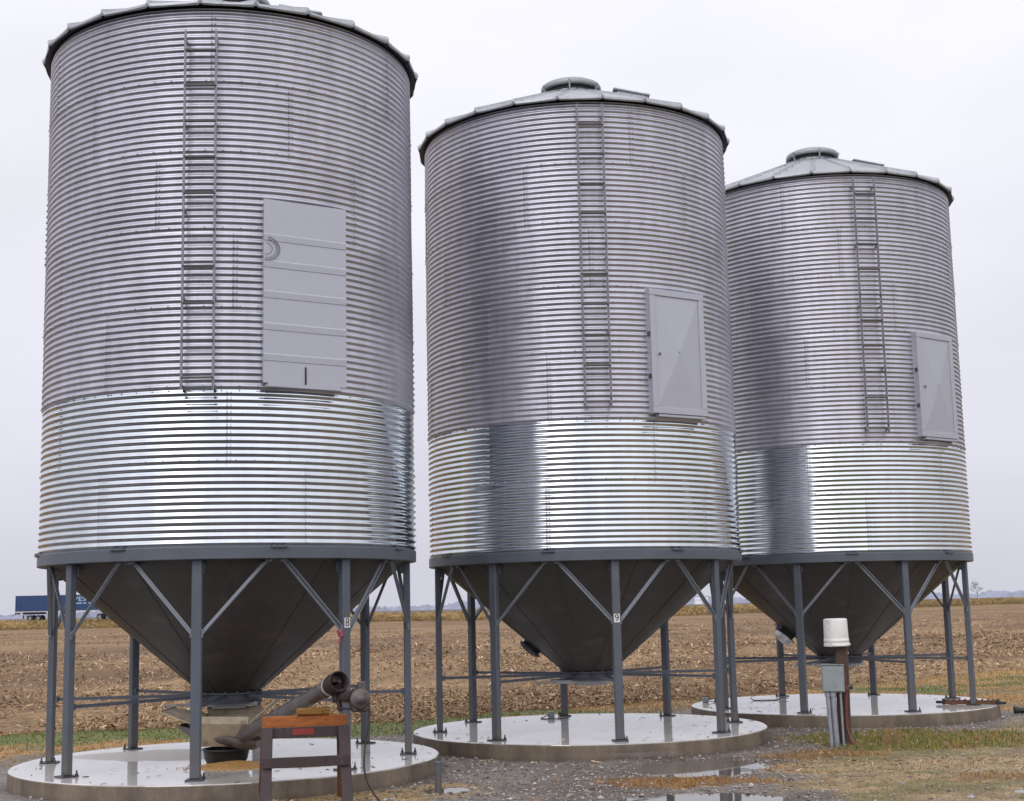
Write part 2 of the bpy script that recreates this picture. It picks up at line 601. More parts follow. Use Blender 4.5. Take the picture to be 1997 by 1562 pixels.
def puddle_mask(x, y):
    m = np.zeros_like(x)
    for (cx, cy, rx, ry) in PUDDLES:
        m = np.maximum(m, blob(x, y, cx, cy, rx, ry, 0.5, 1.2))
    return m


def verge_mask(x, y):
    dy = field_near(x) - y
    D = np.interp(x, [-30, -6.5, -4, 2, 6, 9, 12, 40], [8, 6.2, 3.0, 3.4, 4.0, 8, 14, 22])
    n = (fbm(x, y, 0.7, 4) - 0.5)
    return 1 - sstep(dy / D + n * 0.7, 0.75, 1.05)


def lin(r, g, b):
    return np.array([((c / 255) / 12.92 if c < 10 else ((c / 255 + 0.055) / 1.055) ** 2.4) for c in (r, g, b)])


GRAVEL, GRAVEL2 = np.array([.235, .205, .185]), np.array([.15, .125, .105])
ORANGE, TAN, GREEN = np.array([.30, .155, .055]), np.array([.43, .33, .20]), np.array([.115, .165, .022])
OLIVE, CORNSTRAW, MUD = np.array([.205, .155, .05]), np.array([.45, .31, .12]), np.array([.085, .068, .052])
SOIL, SOIL2 = np.array([.175, .106, .060]), np.array([.31, .205, .113])


GOLD = np.array([.41, .225, .058])


def matted(x, y):
    edge = np.interp(y, [16, 17.4, 20.2, 22.5, 24.6, 27, 30], [3.0, 3.3, 4.0, 5.0, 7.6, 10.0, 11.5])
    return sstep(x - edge + (fbm(x + 3, y + 8, .9, 4) - .5) * 2.6, -.35, .45) * (1 - sstep(x, 26, 34)) * (y < 34)


def masks(x, y):
    v = verge_mask(x, y)
    gn = fbm(x + 40, y, 0.45, 4)
    green_bias = np.interp(x, [-12, -5, 0, 3, 7, 14], [.22, .28, .20, .0, -.10, -.09])
    dy = field_near(x) - y
    green = v * sstep(gn + green_bias - np.clip(dy - np.interp(x, [-6, -3, 6], [.8, 2.5, 5]), 0, 3) * .16, 0.45, 0.62)
    post = blob(x, y, 6.6, 24.2, 2.7, 1.7, 1.3, .9)
    orange = np.maximum.reduce([blob(x, y, 2.15, 19.05, 1.2, .55, .9, 2.6), blob(x, y, 6.6, 18.9, 1.0, .5, 1.8, 2.2) * .55, blob(x, y, 9.8, 22.5, 2.4, 1.6, 1.8, 1.2) * .4, blob(x, y, 4.6, 22.0, .9, .5, 1.2, 2) * .8])
    tan = np.maximum(blob(x, y, 4.75, 20.4, 1.5, .8, 1.0, 1.5), blob(x, y, 7.5, 20.5, 2.5, 1.0, 1.5, 1.3) * .75)
    corn = np.maximum(blob(x, y, -2.6, 18.25, 1.6, .55, 1.0, 2.2), blob(x, y, -1.2, 18.6, .9, .8, 1.4, 2) * .7)
    pud = puddle_mask(x, y)
    return v, green, post, orange, tan, corn, pud


def ground_tone(x, y):
    v, green, post, orange, tan, corn, pud = masks(x, y)
    g = fbm(x, y, 0.8, 5)[:, None]
    c = GRAVEL2 + (GRAVEL - GRAVEL2) * sstep(g, .3, .7)

    def over(c, m, col):
        m = m[:, None]
        return c * (1 - m) + col * m
    far = np.maximum(sstep(np.abs(y - 22), 40, 120), sstep(np.abs(x - 3), 17, 26) * (y < 60))
    c = over(c, far, np.array([.12, .105, .09]))
    back = sstep(-y, -17.2, -14.8)
    c = over(c, back * .92, np.array([.022, .020, .020]))
    k = fbm(x + 9, y + 5, 1.1, 4)[:, None]
    dead = GOLD * 1.15 * (1 - sstep(k, .4, .7)) + (OLIVE * .7 + TAN * .3) * sstep(k, .4, .7)
    mt = matted(x, y)
    kq = fbm(x * .7, y * 1.6, 1.3, 5)[:, None]
    mcol = np.array([.23, .155, .075]) * (1 - sstep(kq, .38, .62)) + np.array([.41, .295, .15]) * sstep(kq, .38, .62)
    og = sstep(fbm(x + 31, y * 1.4 + 12, .8, 4), .46, .60)[:, None]
    mcol = mcol * (1 - og * .7) + (OLIVE * .6 + GREEN * .4) * og * .7
    c = over(c, mt * .85, mcol)
    nearx = sstep(x, -13, -11) * (1 - sstep(x, 21, 32))
    v, green = v * nearx, green * nearx
    c = over(c, v * .9, dead)
    c = over(c, green * .9, GREEN)
    c = over(c, post * .85, OLIVE * .6 + GREEN * .35)
    c = over(c, orange * .85, ORANGE * .9)
    c = over(c, tan * .8, TAN)
    c = over(c, corn * .85, CORNSTRAW)
    c = over(c, pud, MUD)
    # ground toned darker in a rim at the slab feet
    for (bx, by, _) in BINS:
        d = np.hypot(x - bx, y - by)
        c = over(c, (1 - sstep(d, PAD_R, PAD_R + .3)) * .45, MUD)
    return c


def ground_z(x, y):
    near = 1 - sstep(np.abs(y - 22), 30, 60)
    z = (fbm(x, y, 0.9, 4) - .5) * .05 * near + (fbm(x, y, 5, 2) - .5) * .018 * near
    return z - puddle_mask(x, y) * .05


def grid(xs, ys):
    X, Y = np.meshgrid(xs, ys)
    nx, ny = len(xs), len(ys)
    i = np.arange(nx * ny).reshape(ny, nx)
    f = np.stack([i[:-1, :-1], i[:-1, 1:], i[1:, 1:], i[1:, :-1]], -1).reshape(-1, 4)
    return X.ravel(), Y.ravel(), f


def geo(a, b, n):
    return np.geomspace(1, b - a + 1, n)[1:] + a - 1


# ------------------------------------------------------------------ setting: ground, field, road, water
xs = np.concatenate([-9 - (geo(0, 6000, 45))[::-1], np.arange(-9, 13, .075), 13 + geo(0, 6000, 45)])
ys = np.concatenate([16 - geo(0, 6000, 50)[::-1], np.arange(16, 37, .075), 37 + geo(0, 7000, 60)])
X, Y, F = grid(xs, ys)
Z = ground_z(X, Y)
ground = np_mesh('ground', np.stack([X, Y, Z], 1), F, M['ground'], ground_tone(X, Y), True)
tag(ground, kind='structure')

# harvested field: a sheet of its own from the grass verge to the far bank
sx = np.concatenate([np.linspace(-170, -14, 60), np.arange(-13.8, 20, .2), np.linspace(20.3, 260, 120)])
tt = np.concatenate([np.linspace(0, .06, 70), np.linspace(.064, 1, 90)])
SX, TT, F = grid(sx, tt)
n0, f0 = field_near(SX), field_far(SX)
FY = n0 + (f0 - n0) * TT
cl = fbm(SX, FY, 2.2, 4) - .5
Zf = .035 - .08 * (1 - sstep(TT, 0, .0035)) + cl * .16 * (1 - sstep(FY, 60, 140)) * sstep(TT, 0, .008) + np.maximum(fbm(SX, FY, .05, 2) - .3, 0) * .25 * sstep(FY, 40, 120)
k = fbm(SX, FY * .35, .25, 5)[:, None]
k2 = fbm(SX * .25, FY, .11, 3)[:, None]
tone = SOIL + (SOIL2 - SOIL) * sstep(k * .6 + k2 * .4, .35, .65) * 1.0
tone = tone * (1 + cl[:, None] * .9)
tone = tone * (1 - sstep(FY, 60, 200)[:, None]) + (tone * .6 + np.array([.28, .185, .105]) * .4) * sstep(FY, 60, 200)[:, None]
field = np_mesh('field', np.stack([SX, FY, Zf], 1), F, M['field'], tone, True)
tag(field, kind='structure')


def bits(n, px, py, pz, lmin, lmax, wmin, wmax, cols, tilt=.5, curl=.3, size=1.0):
    """Loose leaf/stalk scraps: each a bent strip of two quads."""
    L = rng.uniform(lmin, lmax, n) * size
    W = rng.uniform(wmin, wmax, n) * size
    a = rng.uniform(0, 2 * PI, n)
    e = rng.normal(0, tilt, n)
    d = np.stack([np.cos(a) * np.cos(e), np.sin(a) * np.cos(e), np.abs(np.sin(e))], 1)
    s = np.stack([-np.sin(a), np.cos(a), rng.normal(0, .5, n)], 1)
    p = np.stack([px, py, pz], 1)
    mid = p + d * (L * .5)[:, None]
    end = p + d * L[:, None] + np.stack([0 * L, 0 * L, -curl * L * rng.uniform(-.5, 1, n)], 1)
    end[:, 2] = np.maximum(end[:, 2], pz)
    w = s * (W * .5)[:, None]
    v = np.stack([p - w * .6, p + w * .6, mid + w, mid - w, end + w * .4, end - w * .4], 1).reshape(-1, 3)
    b = (np.arange(n) * 6)[:, None]
    f = np.stack([b + np.array([0, 1, 2, 3]), b + np.array([3, 2, 4, 5])], 1).reshape(-1, 4)
    c = cols[rng.integers(0, len(cols), n)] * rng.uniform(.7, 1.25, n)[:, None]
    return v, f, np.repeat(c, 6, 0)


# corn residue lying on the field
n = 125000
iy = rng.uniform(1 / 200, 1 / 28.5, n)
py = 1 / iy
px = (rng.uniform(-.40, .45, n)) * py
ok = (py > field_near(px) - .35 * rng.random(n) ** 2) & (py < field_far(px))
px, py = px[ok], py[ok]
# clumpier in places
rows_ = .5 + .5 * np.sin((py * .93 - px * .36) * 2 * PI / 1.5)
kk = fbm(px, py * .4, .35, 4) + (rows_ - .5) * .16 > rng.uniform(.22, .64, len(px))
px, py = px[kk], py[kk]
rescol = np.array([[.46, .32, .185], [.39, .26, .145], [.32, .21, .12], [.56, .43, .28], [.11, .072, .048], [.21, .135, .085], [.26, .17, .11], [.30, .19, .11], [.30, .205, .125]])
grow = np.clip(py / 42, 1.0, 2.0)
v, f, c = bits(len(px), px, py, np.full(len(px), .045) + (fbm(px, py, 2.2, 4) - .5) * .12, .035, .17, .012, .042, rescol, .4, .3, grow)
res = np_mesh('corn_stubble', v, f, M['straw'], c)
tag(res, 'pale corn stalk and leaf scraps strewn over the harvested brown field', 'crop residue', kind='stuff')


def blades(px, py, pz, h, w, cols, lean=.35):
    n = len(px)
    a = rng.uniform(0, 2 * PI, n)
    l = rng.normal(0, lean, n)
    b = rng.uniform(0, 2 * PI, n)
    base = np.stack([px, py, pz], 1)
    s = np.stack([np.cos(a), np.sin(a), 0 * a], 1) * (w * .5)[:, None]
    d = np.stack([np.cos(b) * np.sin(l), np.sin(b) * np.sin(l), np.cos(l)], 1)
    mid = base + d * (h * .55)[:, None]
    d2 = d + np.stack([np.cos(b) * .5, np.sin(b) * .5, -.25 + 0 * b], 1)
    tip = mid + d2 * (h * .45)[:, None]
    v = np.stack([base - s, base + s, mid + s * .7, mid - s * .7, tip], 1).reshape(-1, 3)
    q = np.arange(n)[:, None] * 5
    f = np.stack([q + np.array([0, 1, 2]), q + np.array([0, 2, 3]), q + np.array([3, 2, 4])], 1).reshape(-1, 3)
    return v, f, np.repeat(cols, 5, 0)


# grass on the verge and around the post
n = 420000
px = rng.uniform(-12, 22, n)
py = rng.uniform(16.8, 48, n)
mv, mg, mp, mo, mt, mc, mpu = masks(px, py)
mv = mv * (py < field_near(px) + .5)
mg = mg * (py < field_near(px) + .35)
mma = matted(px, py)
dens = np.clip(mv * .8 + mp * .85 + mo * .9 + mt * .4 + mma * .5, 0, 1) * (mpu < .3) * np.clip(34 / py, .4, 1)
inpad = np.zeros(n, bool)
for (bx, by, _) in BINS:
    inpad |= np.hypot(px - bx, py - by) < PAD_R + .03
keep = (rng.random(n) < dens) & ~inpad
px, py, mg, mp, mo, mt, mma, mv = (q[keep] for q in (px, py, mg, mp, mo, mt, mma, mv))
n = len(px)
u = rng.random(n)
dead = np.stack([GOLD, GOLD * 1.15, OLIVE * 1.1, GOLD * .7, TAN * .7], 0)[rng.integers(0, 5, n)]
brown = np.array([[.33, .23, .11], [.24, .165, .08], [.44, .33, .18], [.30, .185, .07], [.16, .14, .045]])[rng.integers(0, 5, n)]
org = np.array([[.32, .165, .055], [.38, .22, .08], [.25, .125, .04], [.32, .20, .08]])[rng.integers(0, 4, n)]
dead = np.where((rng.random(n) < mo * .9)[:, None], org, np.where((rng.random(n) < mma * (1 - mp * .8) * (1 - mv))[:, None], brown, dead))
grn = np.stack([GREEN, GREEN * .7, OLIVE, GREEN * 1.3], 0)[rng.integers(0, 4, n)]
g_p = np.clip(mg * .8 + mp * .6, 0, .9) * (1 - mo * .85)
cols = np.where((u < g_p)[:, None], grn, dead) * rng.uniform(.7, 1.2, n)[:, None]
h = rng.uniform(.025, .085, n) * (1 + .6 * mo + .5 * mp - .35 * mma * (1 - mp))
v, f, c = blades(px, py, ground_z(px, py) - .01, h, rng.uniform(.007, .018, n), cols, .75)
gr = np_mesh('grass', v, f, M['blades'], c)
tag(gr, 'short dead orange and green grass around the concrete pads', 'grass', kind='stuff')

# straw scraps over the yard
n = 17000
px = rng.uniform(-4.5, 13, n)
py = rng.uniform(16.8, 26, n)
mv, mg, mp, mo, mt, mc, mpu = masks(px, py)
dens = np.clip(.10 + mt * .9 + mc * .95 + mo * .4 + mp * .3, 0, 1) * (mpu < .35)
inpad = np.zeros(n, bool)
for (bx, by, _) in BINS:
    inpad |= np.hypot(px - bx, py - by) < PAD_R + .05
keep = (rng.random(n) < dens) & ~inpad
px, py = px[keep], py[keep]
scol = np.array([[.42, .31, .18], [.34, .23, .12], [.24, .15, .08], [.47, .37, .24], [.16, .10, .06], [.26, .13, .06]])
v, f, c = bits(len(px), px, py, ground_z(px, py) + .004, .03, .15, .006, .02, scol, .2)
dv, df, dc = [v], [f], [c]
for (bx, by, _) in BINS:
    q = 90
    ra = PAD_R * np.sqrt(rng.uniform(.02, .97, q) ** .5)
    an = rng.vonmises(rng.uniform(-2.5, 0), .9, q)
    v2, f2, c2 = bits(q, bx + ra * np.cos(an), by + ra * np.sin(an), np.full(q, PAD_H + .004), .02, .11, .006, .02, scol * .8, .12)
    df.append(f2 + sum(len(k_) for k_ in dv))
    dv.append(v2)
    dc.append(c2)
v, f, c = np.concatenate(dv), np.concatenate(df), np.concatenate(dc)
st = np_mesh('straw', v, f, M['straw'], c)
tag(st, 'loose pale straw and husk scraps scattered over the wet yard', 'straw', kind='stuff')

# gravel stones
n = 30000
px = rng.uniform(-6.5, 12, n)
py = 1 / rng.uniform(1 / 29, 1 / 16.8, n)
mv, mg, mp, mo, mt, mc, mpu = masks(px, py)
dens = np.clip(1 - mv - mp * .7 - mo * .8 - mt * .7 - mc * .5 - mpu * .85 - matted(px, py) * .8, 0.02, 1)
inpad = np.zeros(n, bool)
for (bx, by, _) in BINS:
    inpad |= np.hypot(px - bx, py - by) < PAD_R + .03
keep = (rng.random(n) < dens) & ~inpad
px, py = px[keep], py[keep]
n = len(px)
octv = np.array([[1, 0, 0], [0, 1, 0], [-1, 0, 0], [0, -1, 0], [0, 0, 1], [0, 0, -1.]])
octf = np.array([[0, 1, 4], [1, 2, 4], [2, 3, 4], [3, 0, 4], [1, 0, 5], [2, 1, 5], [3, 2, 5], [0, 3, 5]])
r = rng.lognormal(math.log(.014), .45, n).clip(.006, .05)
v = octv[None] * (r[:, None, None] * rng.uniform(.6, 1.3, (n, 6, 1))) * np.array([1, 1, .65])
a = rng.uniform(0, 2 * PI, n)
ca, sa = np.cos(a)[:, None], np.sin(a)[:, None]
v = np.stack([v[..., 0] * ca - v[..., 1] * sa + px[:, None], v[..., 0] * sa + v[..., 1] * ca + py[:, None], v[..., 2] + (ground_z(px, py) + r * .25)[:, None]], -1)
f = (np.arange(n)[:, None, None] * 6 + octf[None]).reshape(-1, 3)
gcol = np.array([[.30, .27, .25], [.22, .195, .18], [.36, .34, .33], [.15, .125, .11], [.27, .21, .17], [.10, .09, .085]])
c = gcol[rng.integers(0, 6, n)] * rng.uniform(.8, 1.2, n)[:, None]
gv = np_mesh('gravel', v.reshape(-1, 3), f, M['stones'], np.repeat(c, 6, 0))
tag(gv, 'grey and brown gravel stones of the wet yard', 'gravel', kind='stuff')

# puddles
for (cx, cy, rx, ry) in PUDDLES:
    mb = MB()
    nn = 40
    ring_ = [(cx + rx * 1.45 * math.cos(2 * PI * q / nn), cy + ry * 1.45 * math.sin(2 * PI * q / nn), -.014) for q in range(nn)]
    mb.raw(ring_, [tuple(range(nn))])
    o = mb.build('puddle', M['water'])
    tag(o, kind='structure')

# road on its low embankment, and the tall dry grass along it
bx_ = np.concatenate([np.linspace(-420, -125, 60), np.linspace(-124, 170, 700), np.linspace(172, 460, 80)])


def bank_y(x):
    return field_far(x) + 1.0


prof = np.array([0, .25, .5, .75, 1, 1.25, 1.5])
pts, cols = [], []
for j, t_ in enumerate(prof):
    h_ = [.0, .75, 1.1, 1.35, 1.5, 1.45, 1.3][j]
    y_ = bank_y(bx_) + t_ * 3.2
    jag = (fbm(bx_, y_, .7, 4) - .5) * .55 + (fbm(bx_, y_ + 50, .09, 3) - .5) * .5
    z_ = h_ + jag * (0.2 if j == 0 else 1)
    pts.append(np.stack([bx_, y_, z_], 1))
    kk = fbm(bx_, y_ + 7, .12, 4)[:, None]
    base = np.array([.29, .185, .085])
    c = base * (1 - sstep(kk, .42, .6)) + np.array([.36, .245, .11]) * sstep(kk, .42, .6)
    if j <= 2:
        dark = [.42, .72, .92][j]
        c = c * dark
        g_ = sstep(fbm(bx_ + 90, y_, .05, 3), .48, .6)[:, None] * .5
        c = c * (1 - g_) + np.array([.15, .15, .045]) * g_
    cols.append(c)
nb = len(bx_)
i = np.arange(nb * len(prof)).reshape(len(prof), nb)
f = np.stack([i[:-1, :-1], i[:-1, 1:], i[1:, 1:], i[1:, :-1]], -1).reshape(-1, 4)
bank = np_mesh('embankment', np.concatenate(pts), f, M['bank'], np.concatenate(cols), True)
tag(bank, kind='structure')
n = 26000
px = rng.uniform(-125, 185, n)
tt_ = rng.uniform(0.05, 1.2, n)
py = bank_y(px) + tt_ * 3.2
pz = np.interp(tt_, prof, [0, .75, 1.1, 1.35, 1.5, 1.45, 1.3]) - .15
bc = np.array([[.36, .26, .13], [.30, .205, .10], [.25, .165, .075], [.42, .32, .19], [.19, .165, .06]])
c = bc[rng.integers(0, 5, n)] * rng.uniform(.75, 1.15, n)[:, None]
v, f, c = blades(px, py, pz, rng.uniform(.2, .6, n), rng.uniform(.08, .22, n), c, .3)
tg = np_mesh('tall_grass', v, f, M['blades'], c)
tag(tg, 'tall dry tan grass along the far edge of the field', 'grass', kind='stuff')
mb = MB()
rv = [(x, bank_y(np.array([x]))[0] + y, 1.44) for x in np.linspace(-420, 460, 160) for y in (4.3, 13.0)]
mb.raw(rv, [(2 * q, 2 * q + 2, 2 * q + 3, 2 * q + 1) for q in range(159)])
rv = [(x, bank_y(np.array([x]))[0] + y, z) for x in np.linspace(-420, 460, 160) for y, z in ((13.0, 1.44), (17, -.05))]
mb.raw(rv, [(2 * q, 2 * q + 2, 2 * q + 3, 2 * q + 1) for q in range(159)])
road = mb.build('road', M['asphalt'])
tag(road, kind='structure')

# ------------------------------------------------------------------ far distance
nx_ = 2600
ang = np.linspace(-.75, .75, nx_)
Dw = 1300.0
wx, wy = Dw * np.sin(ang), Dw * np.cos(ang)
hh = 3.0 + 3.2 * sstep(fbm(ang * 30, ang * 0, 1.0, 3), .35, .75) + 4.0 * (fbm(ang * 520, ang * 0 + 4, 1.0, 4) - .3)
hh *= sstep(fbm(ang * 9, ang * 0 + 11, 1.0, 2), .12, .4)
hh = np.maximum(hh * 1.0, .6)
v = np.concatenate([np.stack([wx, wy, 0 * wx - 1], 1), np.stack([wx, wy + 6, hh * .7], 1), np.stack([wx, wy + 15, hh], 1), np.stack([wx, wy + 40, hh * 0 - 1], 1)])
i = np.arange(nx_ * 4).reshape(4, nx_)
f = np.stack([i[:-1, :-1], i[:-1, 1:], i[1:, 1:], i[1:, :-1]], -1).reshape(-1, 4)
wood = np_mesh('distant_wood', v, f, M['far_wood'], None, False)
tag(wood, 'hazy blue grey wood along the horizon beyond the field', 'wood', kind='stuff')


def bare_tree(loc, H, label, group=None):
    root = thing('bare_tree', loc)
    tag(root, label, 'tree', group)
    tr, cr = MB(), MB()
    tr.tube([(0, 0, -1.5), (.1, 0, H * .25), (0, .1, H * .5)], .3, 8, rs=[H * .035, H * .028, H * .018])

    def grow_(p, d, L, r, lev):
        q = p + d * L
        cr.tube([p, (p + q) / 2 + Vector((random.uniform(-.1, .1), 0, random.uniform(-.05, .1))) * L, q], r, 4 if lev > 1 else 5, rs=[r, r * .8, r * .55])
        if lev >= 5:
            return
        for k_ in range(3 if lev > 0 else 3):
            nd = (d + Vector((random.uniform(-.8, .8), random.uniform(-.8, .8), random.uniform(-.2, .5)))).normalized()
            grow_(p + d * L * random.uniform(.55, 1), nd, L * random.uniform(.6, .8), r * .6, lev + 1)
    for k_ in range(5):
        grow_(Vector((0, 0, H * random.uniform(.22, .45))), Vector((random.uniform(-.8, .8), random.uniform(-.8, .8), random.uniform(.5, 1))).normalized(), H * .26, H * .014, 0)
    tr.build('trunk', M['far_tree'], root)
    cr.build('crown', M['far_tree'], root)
    return root


bare_tree((294, 900, 0), 11.0, 'hazy bare round crowned tree standing alone on the right horizon')

# far white farm building on the horizon
b = thing('farm_shed', (157, 1200, 0))
tag(b, 'tiny white shed far off on the horizon between the second and third bins', 'shed')
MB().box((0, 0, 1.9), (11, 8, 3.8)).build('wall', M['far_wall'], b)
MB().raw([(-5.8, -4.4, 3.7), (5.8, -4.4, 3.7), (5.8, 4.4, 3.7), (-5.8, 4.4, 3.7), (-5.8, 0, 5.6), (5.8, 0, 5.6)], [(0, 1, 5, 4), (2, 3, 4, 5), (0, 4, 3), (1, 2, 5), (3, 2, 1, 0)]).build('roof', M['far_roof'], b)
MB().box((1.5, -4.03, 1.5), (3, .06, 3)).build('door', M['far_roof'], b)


# ------------------------------------------------------------------ concrete pads
def make_pad(x, y, label, mat):
    mb = MB()
    N = 128
    prof_ = [(PAD_R + .01, -.3), (PAD_R + .004, .1), (PAD_R, PAD_H - .02), (PAD_R - .008, PAD_H - .006), (PAD_R - .02, PAD_H), (PAD_R - .25, PAD_H), (2.0, PAD_H), (1.2, PAD_H), (.5, PAD_H)]
    vs, fs = [], []
    for i_, (r_, z_) in enumerate(prof_):
        for k_ in range(N):
            a_ = 2 * PI * k_ / N
            j_ = (float(fbm(np.array([math.cos(a_) * 3 + 5]), np.array([math.sin(a_) * 3 + 5 + x]), 1.5, 3)[0]) - .5) * .035 if i_ < 5 else 0
            vs.append(((r_ + j_) * math.cos(a_), (r_ + j_) * math.sin(a_), z_))
    for i_ in range(len(prof_) - 1):
        for k_ in range(N):
            a_, b_ = i_ * N + k_, i_ * N + (k_ + 1) % N
            fs.append((a_, b_, b_ + N, a_ + N))
    fs.append(tuple((len(prof_) - 1) * N + k_ for k_ in range(N)))
    mb.raw(vs, fs, 0, False)
    o = mb.build('concrete_pad', mat, None, (x, y, 0))
    tag(o, label, 'concrete pad', 'round concrete pads under the bins')
    return o


make_pad(*BINS[0][:2], 'round wet concrete slab with a dry patch under the nearest bin', M['pad_dry'])
make_pad(*BINS[1][:2], 'round wet concrete slab under the middle bin', M['pad'])
make_pad(*BINS[2][:2], 'round wet concrete slab under the farthest bin with rusty scrap on it', M['pad'])


# ------------------------------------------------------------------ grain bins
def ring_of(z):
    return np.floor((z - Z_WALL) / (WALL_H / 7) + 1e-6)


def wall_radius(a, z):
    psi = 2 * PI * (z - Z_WALL) / PITCH + PI
    w = .0112 * np.cos(psi + .10 * np.cos(psi))
    fr = (z - Z_WALL) / (WALL_H / 7)
    fr = fr - np.floor(fr + 1e-6)
    lap = .004 * (1 - fr)
    dent = (fbm(np.cos(a) * 4 + 10, np.sin(a) * 4 + 10 + z * .7, 1.0, 3) - .5) * .017
    dent = dent + (fbm(np.cos(a) * 12 + 10, np.sin(a) * 12 + 10 + z * 2.5, 1.0, 2) - .5) * .006
    return R + w + lap + dent


def wall_mesh(name, z0, z1, mat):
    NA = 224
    NZ = int(round((z1 - z0) / PITCH * 9)) + 1
    a = np.arange(NA) * 2 * PI / NA
    z = np.linspace(z0, z1, NZ)
    A, Zg = np.meshgrid(a, z)
    r_ = wall_radius(A, Zg)
    V = np.stack([r_ * np.cos(A), r_ * np.sin(A), Zg], -1).reshape(-1, 3)
    i_ = np.arange(NA * NZ).reshape(NZ, NA)
    j_ = np.roll(i_, -1, 1)
    Fq = np.stack([i_[:-1], j_[:-1], j_[1:], i_[1:]], -1).reshape(-1, 4)
    # bolts along the lapped sheet seams and the ring laps
    bp = []
    RH = WALL_H / 7
    for rg in range(7):
        zb = Z_WALL + rg * RH
        for s_ in range(6):
            a0 = (s_ - rg * .37) * 2 * PI / 6
            for da in (.006, .022):
                for q in range(11):
                    zz = Z_WALL + (round((zb - Z_WALL) / PITCH) + .5 + q) * PITCH
                    if z0 < zz < z1:
                        bp.append((a0 + da, zz))
        if rg:
            for q in range(72):
                zz = Z_WALL + (round(rg * 82 / 7) + .5) * PITCH
                if z0 < zz < z1:
                    bp.append((q * 2 * PI / 72 + .01, zz))
    bp = np.array(bp)
    if len(bp):
        n6 = 6
        rr = wall_radius(bp[:, 0], bp[:, 1])
        er = np.stack([np.cos(bp[:, 0]), np.sin(bp[:, 0]), 0 * rr], 1)
        et = np.stack([-np.sin(bp[:, 0]), np.cos(bp[:, 0]), 0 * rr], 1)
        ez = np.array([0, 0, 1.])
        ctr = er * rr[:, None] + ez * bp[:, 1][:, None]
        ph = np.arange(n6) * 2 * PI / n6
        off = et[:, None] * np.cos(ph)[None, :, None] + ez[None, None] * np.sin(ph)[None, :, None]
        lo = ctr[:, None] + off * .015 - er[:, None] * .004
        hi = ctr[:, None] + off * .010 + er[:, None] * .011
        tp = (ctr + er * .014)[:, None]
        BV = np.concatenate([lo, hi, tp], 1).reshape(-1, 3)
        b0 = len(V) + np.arange(len(bp))[:, None] * 13
        q = []
        for k_ in range(n6):
            k1 = (k_ + 1) % n6
            q.append(np.concatenate([b0 + k_, b0 + k1, b0 + 6 + k1, b0 + 6 + k_], 1))
            if k_ % 2 == 0:
                k2 = (k_ + 2) % n6
                q.append(np.concatenate([b0 + 6 + k_, b0 + 6 + k1, b0 + 6 + k2, b0 + 12], 1))
        Fq = np.concatenate([Fq] + q)
        V = np.concatenate([V, BV])
    o = np_mesh(name, V, Fq, mat, None, True)
    me = o.data
    bpy.data.objects.remove(o)
    return me


def roof_mesh():
    mb = MB()
    NP, SUB = 24, 10
    N = NP * SUB
    offs = [0.0, .0045, .0075, .014, .075, .131, .187, .2478, .2543, .2573]
    hts = [1.0, 1.0, .55, .06, .0, .0, .0, .02, .55, 1.0]
    ze, er = Z_EAVE + .02, 2.872
    zc, rc = 11.71, .50
    prof_ = []
    for t_ in np.linspace(0, 1, 10):
        prof_.append((er + (rc - er) * t_, ze + .04 + (zc - ze - .04) * t_))
    rows = [(er - .010, ze - .010), (er + .004, ze + .004)] + prof_
    vs = []
    for i_, (r_, z_) in enumerate(rows):
        for k_ in range(N):
            a_ = 2 * PI * (k_ // SUB) / NP + offs[k_ % SUB]
            rib = hts[k_ % SUB]
            sag = .018 * (k_ % SUB) / SUB * (1 if i_ >= 1 else 0)
            t_ = max(0, i_ - 2) / 9
            hz = rib * .045 * (1 if i_ >= 1 else .35) * (1 - t_ * .5)
            aa = offs[k_ % SUB] - .1309
            rr = r_ * (1 + (.004 if rib == 1 and i_ < 3 else 0)) * (1 - .012 * (1 - (aa / .1309) ** 2))
            vs.append((rr * math.cos(a_), rr * math.sin(a_), z_ + hz + sag))
    fs = []
    for i_ in range(len(rows) - 1):
        for k_ in range(N):
            a_, b_ = i_ * N + k_, i_ * N + (k_ + 1) % N
            fs.append((a_, b_, b_ + N, a_ + N))
    mb.raw(vs, fs)
    # soffit: lip back to the wall, its shade put in as a dark colour
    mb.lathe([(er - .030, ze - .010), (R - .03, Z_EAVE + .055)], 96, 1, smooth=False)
    # rows of roof bolts
    for k_ in range(NP):
        a_ = 2 * PI * (k_ + .0) / NP
        for t_ in (.1, .3, .5, .7, .9):
            r_, z_ = er + (rc - er) * t_, ze + .04 + (zc - ze - .04) * t_
            for da in (.022,):
                c_ = Vector((r_ * math.cos(a_ + da * 2.8 / r_), r_ * math.sin(a_ + da * 2.8 / r_), z_ + .012))
                mb.box(c_, (.025, .025, .02))
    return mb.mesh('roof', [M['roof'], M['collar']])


def cap_mesh():
    mb = MB()
    mb.lathe([(.50, 11.665), (.50, 11.745), (.475, 11.755)], 36, smooth=False)
    mb.lathe([(.47, 11.745), (.47, 11.845)], 36, 1, smooth=False)  # black neck stands in for the shaded gap under the lid
    mb.lathe([(.10, 11.840), (.50, 11.830), (.545, 11.825), (.558, 11.835), (.562, 11.895), (.545, 11.930), (.45, 11.975), (.25, 12.005), (.02, 12.015)], 36)
    for k_ in range(6):
        a_ = 2 * PI * k_ / 6 + .3
        mb.bar((.52 * math.cos(a_), .52 * math.sin(a_), 11.685), (.575 * math.cos(a_), .575 * math.sin(a_), 11.895), .03, .03)
    return mb.mesh('roof_cap', [M['cap'], M['black']])


